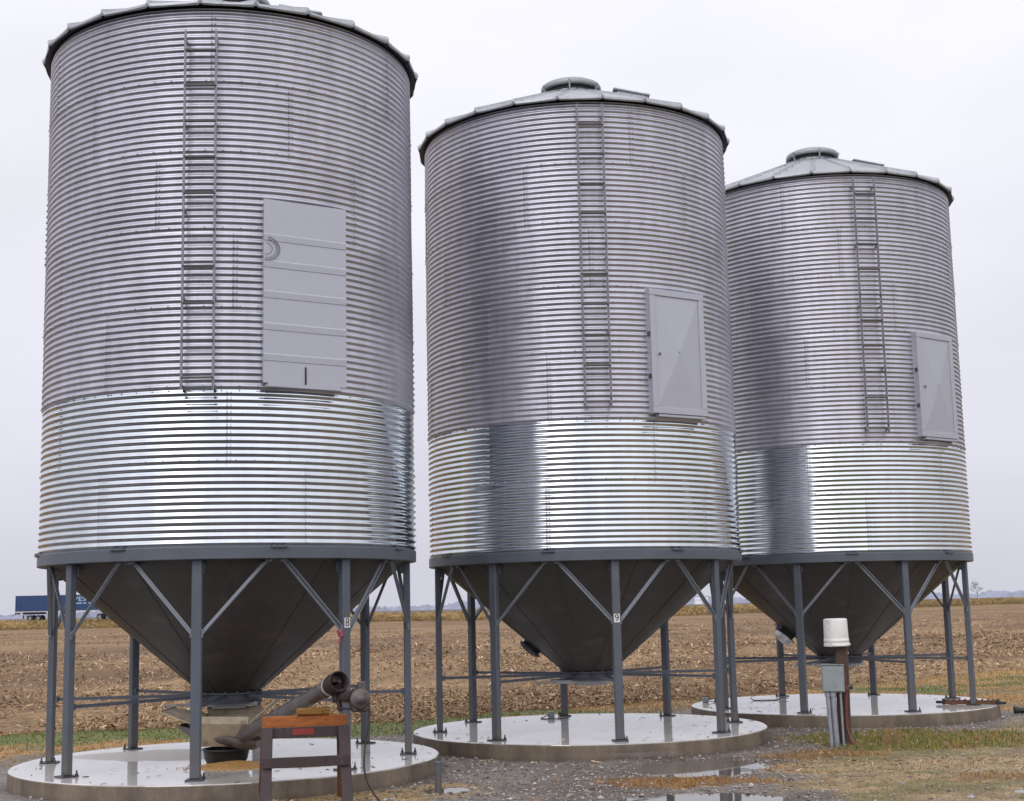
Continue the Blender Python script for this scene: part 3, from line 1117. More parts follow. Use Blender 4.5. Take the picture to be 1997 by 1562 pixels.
def hatch_mesh():
    mb = MB()
    tilt = Matrix.Rotation(rad(4), 3, 'X') @ Matrix.Rotation(rad(12), 3, 'Y')
    mb.box((0, 0, .03), (.58, .52, .24), tilt, 0, .015)
    mb.box((0, -.005, .16), (.68, .60, .035), tilt, 0, .010)
    mb.box((-.42, -.03, .19), (.12, .22, .05), tilt, 0, .008)
    return mb.mesh('roof_hatch', [M['roof']])


def ring_mesh():
    mb = MB()
    prof_ = [(R - .16, Z_RING + .004), (R + .008, Z_RING), (R + .022, Z_RING + .008), (R + .022, Z_WALL - .012), (R + .016, Z_WALL - .002), (R - .05, Z_WALL + .006)]
    for (a_, b_) in zip(prof_[:-1], prof_[1:]):
        mb.lathe([a_, b_], 160, smooth=True)
    for k_ in range(8):
        a_ = 2 * PI * (k_ + .5) / 8
        c_ = Vector(((R + .035) * math.cos(a_), (R + .035) * math.sin(a_), Z_WALL - .012))
        rm = Matrix.Rotation(a_, 3, 'Z')
        mb.box(c_, (.05, .22, .03), rm, 0, .006)
        for s_ in (-.07, .07):
            mb.box(c_ + rm @ Vector((.01, s_, .02)), (.03, .03, .03), rm)
    return mb.mesh('ring_beam', [M['paint']])


HOP_TOP, HOP_BOT, HOP_R = Z_RING + .06, 1.20, .42


def cone_r(z):
    return HOP_R + (R - .06 - HOP_R) * (z - HOP_BOT) / (HOP_TOP - HOP_BOT)


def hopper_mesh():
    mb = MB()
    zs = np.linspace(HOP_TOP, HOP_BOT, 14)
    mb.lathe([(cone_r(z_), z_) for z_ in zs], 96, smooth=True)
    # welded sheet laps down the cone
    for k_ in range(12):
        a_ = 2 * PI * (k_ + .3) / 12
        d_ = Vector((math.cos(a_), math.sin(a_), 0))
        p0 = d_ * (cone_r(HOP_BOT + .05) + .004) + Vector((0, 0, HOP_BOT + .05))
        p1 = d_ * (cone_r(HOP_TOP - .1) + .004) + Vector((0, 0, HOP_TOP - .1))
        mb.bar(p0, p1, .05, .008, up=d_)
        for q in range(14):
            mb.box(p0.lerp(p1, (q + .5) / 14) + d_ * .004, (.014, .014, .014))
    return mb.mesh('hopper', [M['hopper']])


def collar_mesh():
    mb = MB()
    mb.lathe([(.40, 1.21), (.47, 1.205), (.47, 1.185), (.43, 1.18), (.43, 1.09), (.47, 1.085), (.47, 1.06), (.30, 1.055)], 40, smooth=False)
    for k_ in range(16):
        a_ = 2 * PI * k_ / 16
        mb.box((.452 * math.cos(a_), .452 * math.sin(a_), 1.214), (.025, .025, .02))
    return mb.mesh('outlet_collar', [M['collar']])


def gate_mesh():
    mb = MB()
    mb.box((-.12, 0, 1.035), (1.0, .62, .022), None, 0, .004)
    mb.bar((-.62, -.28, 1.04), (.4, -.28, 1.04), .05, .055)
    mb.bar((-.62, .28, 1.04), (.4, .28, 1.04), .05, .055)
    mb.tube([(-.60, 0, 1.03), (-.95, 0, 1.02)], .016, 8)
    mb.tube([(-.95, -.12, 1.02), (-.95, .12, 1.02)], .016, 8)
    mb.box((0, 0, 1.0), (.5, .5, .06), None, 0, .01)
    return mb.mesh('slide_gate', [M['gate']])


def leg_mesh():
    """Square column, local +X = outwards."""
    mb = MB()
    mb.box((0, 0, (PAD_H + .02 + Z_RING + .01) / 2), (.10, .135, Z_RING - PAD_H - .01), None, 0, .012)
    mb.box((-.075, 0, Z_RING - .09), (.05, .17, .16), None, 0, .008)
    return mb.mesh('leg', [M['paint']])


def base_mesh():
    mb = MB()
    mb.box((0, 0, PAD_H + .011), (.24, .23, .018), None, 0, .004)
    for s_ in (-1, 1):
        mb.tube([(.095 * s_, .09, PAD_H), (.095 * s_, .09, PAD_H + .085)], .011, 6)
        mb.tube([(.095 * s_, .09, PAD_H + .02), (.095 * s_, .09, PAD_H + .045)], .022, 6)
    return mb.mesh('base_plate', [M['collar']])


def brace_mesh(s_):
    """Angle-iron knee brace from a leg up to the ring, for the leg at angle 0."""
    mb = MB()
    rl = 2.62
    a1 = rad(20.3) * s_
    p0 = Vector((rl + .02, s_ * .06, 2.10))
    p1 = Vector((2.60 * math.cos(a1), 2.60 * math.sin(a1), Z_RING + .015))
    mb.angle_iron(p0, p1, .052, .012, up=(1, 0, .2))
    mb.box(p0 + Vector((.0, 0, .0)), (.03, .05, .11), None, 0, .004)
    mb.box(p1 + Vector((0, 0, -.03)), (.05, .09, .04), Matrix.Rotation(a1, 3, 'Z'), 0, .004)
    return mb.mesh('knee_brace', [M['brace']])


def rod_mesh():
    mb = MB()
    mb.angle_iron((.44, 0, 1.16), (2.58, 0, 1.15), .045, .012)
    mb.box((2.55, 0, 1.15), (.06, .07, .09), None, 0, .004)
    return mb.mesh('tie_rod', [M['rod']])


LAD_W = .42


def ladder_meshes(z0, z1):
    """Local: +X outwards from the wall."""
    rails = MB()
    for s_ in (-1, 1):
        rails.angle_iron((R + .11, s_ * LAD_W / 2, Z_WALL + z0), (R + .11, s_ * LAD_W / 2, Z_WALL + z1), .034, .012, up=(1, 0, 0))
        zz = z0 + .06
        while zz < z1:
            rails.bar((R - .06, s_ * LAD_W / 2, Z_WALL + zz), (R + .12, s_ * LAD_W / 2, Z_WALL + zz), .03, .03, up=(0, 0, 1))
            zz += 1.2
    rung = MB()
    rung.bar((R + .11, -LAD_W / 2, 0), (R + .11, LAD_W / 2, 0), .05, .024)
    return rails.mesh('ladder', [M['ladder']]), rung.mesh('rung', [M['rung']])


def flat_door_mesh():
    """Plain sheet door with pressed horizontal ribs; local +X outwards, origin at the door's centre on the axis."""
    mb = MB()
    w, h_ = 1.215, 2.53
    d0 = R + .03
    mb.box((R - .045, 0, 0), (.145, w - .05, h_ - .05), None, 0, .006)
    zr = [.73, .36, -.06, -.50, -.92]           # rib centres, measured up from the middle
    prof_ = [(-h_ / 2, .0)]
    for z_ in sorted(zr):
        prof_ += [(z_ - .046, .0), (z_ - .042, .008), (z_ + .040, .013), (z_ + .058, .0)]
    prof_ += [(h_ / 2, .0)]
    vs, fs = [], []
    for (z_, o_) in prof_:
        for s_ in (-1, 1):
            vs.append((d0 + .012 + o_, s_ * w / 2, z_))
    m_ = len(prof_)
    for i_ in range(m_ - 1):
        fs.append((2 * i_, 2 * i_ + 1, 2 * i_ + 3, 2 * i_ + 2))
    b_ = len(vs)
    for (z_, o_) in prof_:
        for s_ in (-1, 1):
            vs.append((d0, s_ * w / 2, z_))
    for i_ in range(m_ - 1):
        for s_ in (0, 1):
            fs.append((2 * i_ + s_, b_ + 2 * i_ + s_, b_ + 2 * i_ + 2 + s_, 2 * i_ + 2 + s_))
    fs.append((0, b_, b_ + 1, 1))
    fs.append((2 * m_ - 2, 2 * m_ - 1, b_ + 2 * m_ - 1, b_ + 2 * m_ - 2))
    mb.raw(vs, fs)
    mb.box((R + .01, -.02, -h_ / 2 - .03), (.11, w - .16, .05), None, 0, .006)
    return mb.mesh('door', [M['door']])


def scuff_mesh():
    mb = MB()
    for (r_, w_) in ((.225, .024), (.180, .012), (.115, .010)):
        N = 18
        vs, fs = [], []
        for k_ in range(N + 1):
            a_ = -PI / 2 + PI * k_ / N * .92
            for q in (r_ - w_, r_):
                vs.append((R + .0570, -.60 + q * math.cos(a_), .575 + q * .78 * math.sin(a_)))
        for k_ in range(N):
            fs.append((2 * k_, 2 * k_ + 1, 2 * k_ + 3, 2 * k_ + 2))
        mb.raw(vs, fs)
    return mb.mesh('scrape_mark', [simple_mat('scraped_zinc', (.20, .20, .225), .6, .3, .3, 30)])


def latch_mesh():
    mb = MB()
    mb.box((R + .05, .0, -1.14), (.02, .02, .24), None, 0, .004)
    return mb.mesh('latch', [M['ink']])


def creased_door_mesh():
    mb = MB()
    w, h_ = 1.135, 2.06
    d0 = R + .055
    bw = .105
    # jamb box behind the leaf
    mb.box((R - .03, 0, 0), (.17, w, h_), None, 0, .008)
    # outer frame strips (proud) and the cross-creased leaf between them
    mb.box((d0 + .006, 0, h_ / 2 - bw / 2), (.034, w + .012, bw), None, 0, .006)
    mb.box((d0 + .006, 0, -h_ / 2 + bw / 2), (.034, w + .012, bw), None, 0, .006)
    for s_ in (-1, 1):
        mb.box((d0 + .005, s_ * (w / 2 - bw / 2 + .003), 0), (.032, bw, h_ - 2 * bw), None, 0, .006)
    iw, ih = w / 2 - bw + .006, h_ / 2 - bw + .006
    vs = [(d0, -iw, -ih), (d0, iw, -ih), (d0, iw, ih), (d0, -iw, ih), (d0 + .055, 0, 0)]
    mb.raw(vs, [(0, 1, 4), (1, 2, 4), (2, 3, 4), (3, 0, 4)])
    # rain drip below
    mb.box((R + .005, .04, -h_ / 2 - .028), (.12, w - .15, .045), None, 0, .006)
    return mb.mesh('door', [M['door']])


def knob_meshes():
    w = 1.135
    a_ = MB().box((R + .085, -w / 2 + .16, -.05), (.03, .022, .045), None, 0, .005).mesh('handle', [M['rod']])
    b_ = MB().tube([(R + .06, -.02, .0), (R + .12, -.02, .0)], .010, 8).mesh('bolt', [M['ladder']])
    c_ = MB().box((R + .02, -w / 2 - .015, 0), (.05, .035, .07), None, 0, .006).mesh('hinge', [M['collar']])
    return a_, b_, c_


def port_mesh(long):
    """Short round aeration neck with a lid; local +Z = outward from the cone."""
    mb = MB()
    if long:
        mb.lathe([(.17, -.12), (.17, .10), (.215, .105), (.215, .13)], 28, 0)
        mb.lathe([(.215, .13), (.20, .15), (.19, .21), (.15, .25), (.08, .265), (.0, .27)], 28, 1)
        mb.tube([(-.23, 0, .12), (.23, 0, .12)], .014, 6)
        return mb.mesh('aeration_port', [M['collar'], M['rail']])
    mb.lathe([(.17, -.12), (.17, .05), (.22, .055), (.22, .075), (.20, .10), (.15, .125), (.08, .14), (.0, .145)], 28)
    return mb.mesh('aeration_port', [M['collar']])


def number_mesh(txt):
    """A white sticker with a black numeral on the outer face of a leg; local +X outwards."""
    mb = MB()
    mb.box((.0555, 0, 0), (.003, .098, .135), None, 0)
    vs, fs = text_geo(txt, .155)
    mb.raw([(.0585, v_.x, v_.y) for v_ in vs], fs, 1)
    return mb.mesh('number_plate', [M['plate_white'], M['ink']])


ME = dict(lower=wall_mesh('lower_wall', Z_WALL, Z_NEW, M['new_zinc']), upper=wall_mesh('upper_wall', Z_NEW, Z_EAVE + .01, M['old_zinc']),
          roof=roof_mesh(), cap=cap_mesh(), hatch=hatch_mesh(), ring=ring_mesh(), hopper=hopper_mesh(), collar=collar_mesh(), gate=gate_mesh(),
          leg=leg_mesh(), base=base_mesh(), br_l=brace_mesh(-1), br_r=brace_mesh(1), rod=rod_mesh(), fdoor=flat_door_mesh(), cdoor=creased_door_mesh(),
          knob=knob_meshes(), port=(port_mesh(False), port_mesh(True)), scuff=scuff_mesh(), latch=latch_mesh())


def part(name, me, parent, loc=(0, 0, 0), rz=0.0, label=None):
    o = bpy.data.objects.new(name, me)
    COL.objects.link(o)
    o.location = loc
    o.rotation_euler = (0, 0, rz)
    o.parent = parent
    if label:
        o['label'] = label
    return o


def make_bin(idx, label, lad_ang, lad_z, door_ang, door_z, flat, hatch_ang, number, num_leg):
    x, y, ph = BINS[idx]
    root = thing('grain_bin', (x, y, 0))
    tag(root, label, 'grain bin', 'corrugated hopper bins standing in a row')
    spin = rad(ph + idx * 7)
    part('lower_wall', ME['lower'], root, rz=spin, label='bright new galvanised lower sheets')
    part('upper_wall', ME['upper'], root, rz=spin + .8)
    roof = part('roof', ME['roof'], root, rz=rad(ph))
    part('roof_cap', ME['cap'], roof)
    hr = 1.12
    ha = rad(hatch_ang) - rad(ph)
    part('roof_hatch', ME['hatch'], roof, (hr * math.cos(ha), hr * math.sin(ha), 11.47), rad(-ph))
    part('ring_beam', ME['ring'], root, rz=rad(ph))
    hop = part('hopper', ME['hopper'], root, rz=rad(ph))
    part('outlet_collar', ME['collar'], hop)
    part('slide_gate', ME['gate'], hop, rz=rad(-ph + 8))
    if idx:
        po = part('aeration_port', ME['port'][idx - 1], hop)
        pz = 1.66 if idx == 1 else 1.72
        pa = rad(180 if idx == 1 else 181) - rad(ph)
        slope = math.atan2(HOP_TOP - HOP_BOT, R - .06 - HOP_R)
        nrm = Vector((math.cos(pa) * math.sin(slope), math.sin(pa) * math.sin(slope), -math.cos(slope)))
        po.location = (cone_r(pz) * math.cos(pa), cone_r(pz) * math.sin(pa), pz)
        po.rotation_euler = nrm.to_track_quat('Z', 'X').to_euler()
    for k_ in range(8):
        a_ = rad(ph + 45 * k_)
        lg = part('leg', ME['leg'], root, (2.62 * math.cos(a_), 2.62 * math.sin(a_), 0), a_)
        part('base_plate', ME['base'], lg)
        if k_ == num_leg and number:
            part('number_plate', number_mesh(number), lg, (0, 0, 2.14 if idx else 2.19))
        part('knee_brace', ME['br_l'], root, rz=a_)
        part('knee_brace', ME['br_r'], root, rz=a_)
        part('tie_rod', ME['rod'], root, rz=a_)
    rails, rung = ladder_meshes(*lad_z)
    la = part('ladder', rails, root, rz=rad(lad_ang))
    zz = lad_z[0] + .16
    while zz < lad_z[1] - .05:
        part('rung', rung, la, (0, 0, Z_WALL + zz))
        zz += .505
    dz = Z_WALL + door_z
    if flat:
        d = part('door', ME['fdoor'], root, (0, 0, dz), rad(door_ang), 'plain sheet door with pressed horizontal ribs')
        part('scrape_mark', ME['scuff'], d)
        part('latch', ME['latch'], d)
    else:
        d = part('door', ME['cdoor'], root, (0, 0, dz), rad(door_ang), 'framed sheet door with a shallow cross crease')
        part('handle', ME['knob'][0], d)
        part('bolt', ME['knob'][1], d)
        part('hinge', ME['knob'][2], d, (0, 0, .28))
        part('hinge', ME['knob'][2], d, (0, 0, -.42))
    return root


b1 = make_bin(0, 'nearest galvanised grain bin with a plain ribbed door, numbered 8 on its leg', -87.9, (2.06, 7.05), -58.2, 3.43, True, -10, '8', 7)
b2 = make_bin(1, 'middle galvanised grain bin with a cross creased door, numbered 9 on its leg', -86.9, (2.28, 7.34), -56.9, 3.21, False, -16, '9', 6)
b3 = make_bin(2, 'farthest galvanised grain bin standing behind the wooden utility post', -83.2, (2.28, 7.31), -52.6, 3.24, False, -8, None, 0)

# red tape at the foot of one brace of the near bin
mb = MB()
mb.box((.03, -.105, 2.05), (.07, .06, .1), Matrix.Rotation(.4, 3, 'X'), 0, .012)
mb.box((.04, -.12, 1.96), (.01, .035, .11), Matrix.Rotation(-.25, 3, 'X'), 0, .003)
legs = [c for c in b1.children if c.name.split('.')[0] == 'leg']
part('red_tape', mb.mesh('red_tape', [simple_mat('faded_red_tape', (.30, .07, .10), .6, 0, .2, 20)]), legs[7])


# ------------------------------------------------------------------ sawhorse, block, auger, tub, corn
SA = rad(12)
BXc = Vector((-2.69, 17.95, 0))
ux, uy = Vector((math.cos(SA), math.sin(SA), 0)), Vector((-math.sin(SA), math.cos(SA), 0))


def saw(x, y, z):
    return BXc + ux * x + uy * y + Vector((0, 0, z))


saw_root = thing('sawhorse', BXc)
tag(saw_root, 'orange topped wooden sawhorse with dark brown legs in front of the nearest bin', 'sawhorse')


def sb(mb, name, mat, label=None):
    o = mb.build(name, mat, saw_root)
    o.matrix_parent_inverse = Matrix.Translation(-BXc)
    if label:
        o['label'] = label
    return o


rot_s = Matrix((ux, uy, Vector((0, 0, 1)))).transposed()
mb = MB()
mb.box(saw(0, .0, .985), (1.06, .10, .155), rot_s, 0, .012)
sb(mb, 'top_beam', M['orange_wood'], 'orange painted top board')
mb = MB()
mb.box(saw(0, -.065, .86), (1.0, .035, .13), rot_s, 0, .006)
mb.box(saw(0, .065, .86), (1.0, .035, .13), rot_s, 0, .006)
sb(mb, 'side_board', M['brown_wood'])
mb = MB()
mb.box(saw(-.03, -.086, .87), (.26, .006, .075), rot_s, 0)
sb(mb, 'painted_patch', M['red'])
for sx_ in (-1, 1):
    for sy_ in (-1, 1):
        mb = MB()
        top_ = saw(sx_ * .47, sy_ * .09, .93)
        bot = saw(sx_ * .50, sy_ * .36, -.03)
        mb.bar(bot, top_, .135, .05, up=uy, bevel=.006)
        sb(mb, 'leg', M['brown_wood'] if sy_ < 0 else M['redbrown_wood'])
mb = MB()
mb.bar(saw(-.53, -.27, .52), saw(.53, -.27, .52), .04, .125, bevel=.006)
sb(mb, 'stretcher', M['brown_wood'])
mb = MB()
for sx_ in (-1, 1):
    mb.raw([saw(sx_ * .44, -.19, .62), saw(sx_ * .44, .19, .62), saw(sx_ * .44, .12, .85), saw(sx_ * .44, -.12, .85)] +
           [saw(sx_ * .46, -.19, .62), saw(sx_ * .46, .19, .62), saw(sx_ * .46, .12, .85), saw(sx_ * .46, -.12, .85)],
           [(0, 1, 2, 3), (7, 6, 5, 4), (0, 4, 5, 1), (1, 5, 6, 2), (2, 6, 7, 3), (3, 7, 4, 0)])
sb(mb, 'gusset', M['redbrown_wood'])

mb = MB()
mb.box((0, 0, .045), (.42, .15, .09), None, 0, .02)
wb = mb.build('wood_block', M['yellow_wood'], None, tuple(saw(.10, 0, 1.0635)), SA)
tag(wb, 'ochre wooden block on the sawhorse propping up the auger tube', 'wood block')

# auger: mouth faces the camera, tube runs down to the boot under the bin
P0 = Vector((-2.175, 17.32, 1.505))
AD = Vector((-1.045, 1.70, -.525)).normalized()
au = thing('grain_auger', P0 + AD * 4.0)


def ab(mb, name, mat, label=None):
    o = mb.build(name, mat, au)
    o.matrix_parent_inverse = Matrix.Translation(-(P0 + AD * 4.0))
    if label:
        o['label'] = label
    return o


tag(au, 'worn portable grain auger running from the near hopper up over the sawhorse', 'auger')
qz = AD.to_track_quat('Z', 'Y').to_matrix()
mb = MB()
mb.tube([P0 + AD * .16, P0 + AD * 4.05], .098, 20)
mb.lathe([(.098, .42), (.108, .42), (.108, .46), (.098, .46)], 20, 0, P0, qz)
mb.lathe([(.098, 1.9), (.106, 1.9), (.106, 1.95), (.098, 1.95)], 20, 0, P0, qz)
ab(mb, 'tube', M['tube'])
mb = MB()
mb.lathe([(.122, .0), (.132, .02), (.130, .20), (.108, .24), (.100, .20), (.104, .02), (.122, .0)], 28, 0, P0, qz)
mb.box(P0 + AD * .18 + Vector((.02, 0, -.13)), (.05, .16, .12), qz, 0, .008)
ab(mb, 'mouth_housing', M['darkrust'])
mb = MB()
mb.lathe([(.123, .26), (.123, .29), (.098, .292)], 28, 0, P0, qz)
ab(mb, 'clamp_band', M['plate_white'])
# flighting inside the mouth
mb = MB()
vs, fs = [], []
NS = 60
for k_ in range(NS + 1):
    a_ = k_ / NS * 2 * PI * 2.2
    for r_ in (.018, .088):
        vs.append(P0 + qz @ Vector((r_ * math.cos(a_), r_ * math.sin(a_), .03 + k_ / NS * .36)))
for k_ in range(NS):
    fs.append((2 * k_, 2 * k_ + 1, 2 * k_ + 3, 2 * k_ + 2))
mb.raw(vs, fs, 0, True)
mb.tube([P0 + AD * .0, P0 + AD * .5], .02, 8)
ab(mb, 'screw_flighting', M['darkrust'])
# motor hung on a bracket beside the mouth
mo_c = Vector((-1.925, 17.36, 1.285))
md = Vector((-.25, .97, -.03)).normalized()
mq = md.to_track_quat('Z', 'Y').to_matrix()
mb = MB()
mb.lathe([(.0, -.02), (.045, -.02), (.05, -.005), (.105, .0), (.124, .02), (.128, .05), (.128, .28), (.11, .31), (.04, .32), (.0, .32)], 28, 0, mo_c, mq)
mb.box(mo_c + Vector((-.03, .14, -.09)), (.2, .14, .22), mq, 0, .02)
for k_ in range(18):
    a_ = 2 * PI * k_ / 18
    p_ = Vector((.130 * math.cos(a_), .130 * math.sin(a_), 0))
    mb.bar(mo_c + mq @ (p_ + Vector((0, 0, .06))), mo_c + mq @ (p_ + Vector((0, 0, .25))), .01, .014, up=tuple(mq @ p_))
mb.box(mo_c + Vector((.0, .12, .13)), (.10, .15, .06), mq, 0, .01)
mot = ab(mb, 'motor', M['motor'])
mb = MB()
mb.lathe([(.0, -.035), (.052, -.03), (.058, -.018), (.05, -.008)], 24, 0, mo_c, mq)
o = mb.build('motor_end_cap', M['motor'], mot)
o.matrix_parent_inverse = mot.matrix_parent_inverse.copy()
o.matrix_parent_inverse = Matrix.Identity(4)
mb = MB()
mb.bar(P0 + AD * .14 + Vector((.06, 0, -.06)), mo_c + Vector((-.10, .1, -.02)), .10, .04, bevel=.006)
mb.bar(P0 + AD * .12 + Vector((.02, .02, -.10)), P0 + AD * .12 + Vector((.06, -.02, -.33)), .05, .05, bevel=.006)
mb.bar(P0 + AD * .12 + Vector((.05, -.02, -.30)), mo_c + Vector((-.02, .06, -.13)), .07, .022, bevel=.004)
mb.bar(mo_c + Vector((-.12, .12, -.135)), mo_c + Vector((.1, .12, -.135)), .2, .02, bevel=.004)
mb.lathe([(.0, 0), (.07, .0), (.075, .015), (.06, .025), (.075, .035), (.0, .04)], 20, 0, P0 + AD * .05 + Vector((.09, -.02, -.17)), mq)
ab(mb, 'motor_bracket', M['darkrust'])
# cord
pts_ = [(-1.86, 17.45, 1.26), (-1.83, 17.47, 1.14), (-1.835, 17.44, .98), (-1.87, 17.42, .78), (-1.89, 17.40, .58), (-1.885, 17.40, .42), (-1.845, 17.40, .28), (-1.76, 17.40, .14), (-1.68, 17.38, .05), (-1.58, 17.3, .02), (-1.35, 17.1, .015), (-.9, 16.7, .015)]


def smooth_path(p, sub=6):
    p = [Vector(q) for q in p]
    out = []
    for i_ in range(len(p) - 1):
        a_, b_, c_, d_ = p[max(i_ - 1, 0)], p[i_], p[i_ + 1], p[min(i_ + 2, len(p) - 1)]
        for k_ in range(sub):
            t_ = k_ / sub
            out.append(.5 * ((2 * b_) + (c_ - a_) * t_ + (2 * a_ - 5 * b_ + 4 * c_ - d_) * t_ * t_ + (3 * b_ - a_ - 3 * c_ + d_) * t_ ** 3))
    out.append(p[-1])
    return out


mb = MB()
mb.tube(smooth_path(pts_), .011, 6)
ab(mb, 'power_cord', M['black'])
# boot: flared tray under the outlet, on a trough round the foot of the auger
bc_ = Vector((-4.22, 20.45, 0))
TW = dict(fl=(-.27, -.25, .50), fr=(.27, -.25, .50), bl=(-.27, .3, .50), br=(.27, .3, .50))
mb = MB()


def sheet(quad, t=.012, mi=0):
    a_, b_, c_, d_ = (Vector(q) + bc_ for q in quad)
    nrm = (b_ - a_).cross(d_ - a_).normalized() * t
    mb.raw([a_, b_, c_, d_, a_ + nrm, b_ + nrm, c_ + nrm, d_ + nrm], [(0, 3, 2, 1), (4, 5, 6, 7), (0, 1, 5, 4), (1, 2, 6, 5), (2, 3, 7, 6), (3, 0, 4, 7)], mi)


fl, fr, bl, br = TW['fl'], TW['fr'], TW['bl'], TW['br']
FL, FR, BL, BR = (-.36, -.52, .84), (.44, -.52, .82), (-.36, .52, .90), (.44, .52, .90)
WLf, WLb, WRf, WRb = (-.82, -.40, 1.0), (-.82, .45, 1.0), (.76, -.30, 1.12), (.76, .50, 1.12)
sheet((fl, fr, FR, FL))
sheet((br, bl, BL, BR))
sheet((bl, fl, FL, BL))
sheet((fr, br, BR, FR))
sheet((BL, FL, WLf, WLb))
sheet((FR, BR, WRb, WRf))
lip = [(FL, FR, .10), (BR, BL, .10)]
for (a_, b_, h_) in lip:
    a_, b_ = Vector(a_) + bc_, Vector(b_) + bc_
    mb.bar(a_ + Vector((0, 0, .045)), b_ + Vector((0, 0, .045)), .02, h_, bevel=.004)
    for k_ in range(5):
        q_ = a_ + (b_ - a_) * (k_ + .5) / 5
        mb.box(q_ + Vector((0, -.014 if a_.y < bc_.y else .014, .05)), (.022, .012, .022))
for (a_, b_) in ((WLf, WLb), (WRf, WRb)):
    mb.bar(Vector(a_) + bc_, Vector(b_) + bc_, .025, .03, bevel=.004)
ab(mb, 'intake_tray', M['boot'])
mb = MB()
vs, fs = [], []
NS = 20
tq = Vector((1, -.12, -.2)).normalized()
side = tq.cross(Vector((0, 0, 1))).normalized()
upv = side.cross(tq)
t0 = bc_ + Vector((-.62, -.02, .70))
t1 = bc_ + Vector((.52, -.12, .46))
for q_, r_ in ((0, .12), (.12, .19), (.4, .25), (.8, .25), (.95, .21), (1, .15)):
    p_ = t0.lerp(t1, q_)
    for k_ in range(NS + 1):
        a_ = PI + PI * k_ / NS
        vs.append(p_ + side * r_ * 1.25 * math.cos(a_) + upv * (r_ * .72 * math.sin(a_) + .10))
for i_ in range(5):
    for k_ in range(NS):
        a_ = i_ * (NS + 1) + k_
        fs.append((a_, a_ + 1, a_ + NS + 2, a_ + NS + 1))
mb.raw(vs, fs, 0, True)
mb.raw(vs[-(NS + 1):], [tuple(range(NS + 1))])
mb.raw(vs[:NS + 1], [tuple(range(NS + 1))])
ab(mb, 'trough', M['tube'])

mb = MB()
mb.lathe([(.02, PAD_H + .003), (.27, PAD_H + .003), (.30, PAD_H + .05), (.325, PAD_H + .18), (.345, PAD_H + .185), (.345, PAD_H + .205), (.31, PAD_H + .205), (.28, PAD_H + .04), (.02, PAD_H + .03)], 36)
o = mb.build('black_tub', M['black'], None, (-4.20, 20.50, 0))
tag(o, 'low black rubber tub on the near slab under the auger intake', 'tub')


def heap(name, cx, cy, rx, ry, hgt, rot, label):
    nr, na = 16, 56
    vs, fs = [(0, 0, hgt)], []
    for i_ in range(1, nr + 1):
        for k_ in range(na):
            a_ = 2 * PI * k_ / na
            r_ = i_ / nr
            w_ = 1 + .25 * (float(fbm(np.array([math.cos(a_) * 2 + cx]), np.array([math.sin(a_) * 2 + cy]), 1.7, 3)[0]) - .5) * 2
            xx, yy = rx * r_ * w_ * math.cos(a_), ry * r_ * w_ * math.sin(a_)
            zz = hgt * (1 - r_) ** .8 + (.012 * (float(fbm(np.array([xx * 1.0 + cx]), np.array([yy + cy]), 16, 2)[0]) - .4) if i_ < nr else -.01)
            vs.append((xx, yy, zz))
    for k_ in range(na):
        fs.append((0, 1 + k_, 1 + (k_ + 1) % na))
    for i_ in range(nr - 1):
        for k_ in range(na):
            a_, b_ = 1 + i_ * na + k_, 1 + i_ * na + (k_ + 1) % na
            fs.append((a_, a_ + na, b_ + na, b_))
    mb = MB()
    mb.raw(vs, fs, 0, True)
    # loose kernels round the rim
    for k_ in range(260):
        a_ = random.uniform(0, 2 * PI)
        q_ = random.gauss(1.0, .22)
        s_ = random.uniform(.006, .011)
        mb.box((rx * q_ * math.cos(a_), ry * q_ * math.sin(a_), .006 + max(0, (1 - q_) * hgt)), (s_ * 2, s_ * 1.5, s_), Matrix.Rotation(random.uniform(0, 3), 3, 'Z'))
    o = mb.build(name, M['corn'], None, (cx, cy, PAD_H + .002), rot)
    tag(o, label, 'corn spill', kind='stuff')
    return o


heap('spilled_corn', -3.95, 20.0, .62, .42, .075, .1, 'orange yellow corn spilled on the near slab beside the auger intake')
heap('spilled_corn', -3.05, 20.05, .55, .25, .05, .2, 'thin trail of spilled corn on the near slab behind the sawhorse')

# steel stub post at the right edge of the near slab
mb = MB()
mb.tube([(0, 0, -.1), (.0, 0, .36)], .045, 14)
mb.lathe([(.045, .355), (.05, .36), (.05, .375), (.03, .385), (0, .385)], 14)
o = mb.build('steel_stub', M['paint'], None, (-1.07, 18.70, 0))
tag(o, 'short slate grey steel stub standing beside the edge of the nearest slab', 'steel post')

# ------------------------------------------------------------------ utility post with bucket and box
PX, PY = 5.27, 23.25
up = thing('utility_post', (PX, PY, 0), rad(-18))
tag(up, 'old wooden utility post carrying a grey breaker box and metal conduits', 'utility post')
mb = MB()
mb.box((.025, .015, .80), (.20, .20, 1.72), Matrix.Rotation(rad(1.0), 3, 'Y'), 0, .018)
mb.build('post', M['post_wood'], up)
mb = MB()
mb.box((-.10, -.17, 1.085), (.355, .15, .43), None, 0, .012)
mb.box((-.10, -.252, 1.08), (.32, .012, .385), None, 0, .004)
mb.box((-.10, -.175, 1.307), (.37, .17, .012), None, 0, .003)
bxo = mb.build('breaker_box', M['box'], up)
mb = MB()
mb.box((.098, -.18, .93), (.05, .05, .07), None, 0, .008)
mb.tube([(.12, -.19, .95), (.175, -.20, .95)], .022, 10)
mb.build('switch_lever', M['redcable'], bxo)
mb = MB()
mb.tube([(.165, -.20, .95), (.20, -.205, .95)], .03, 10)
mb.build('knob', M['black'], bxo)
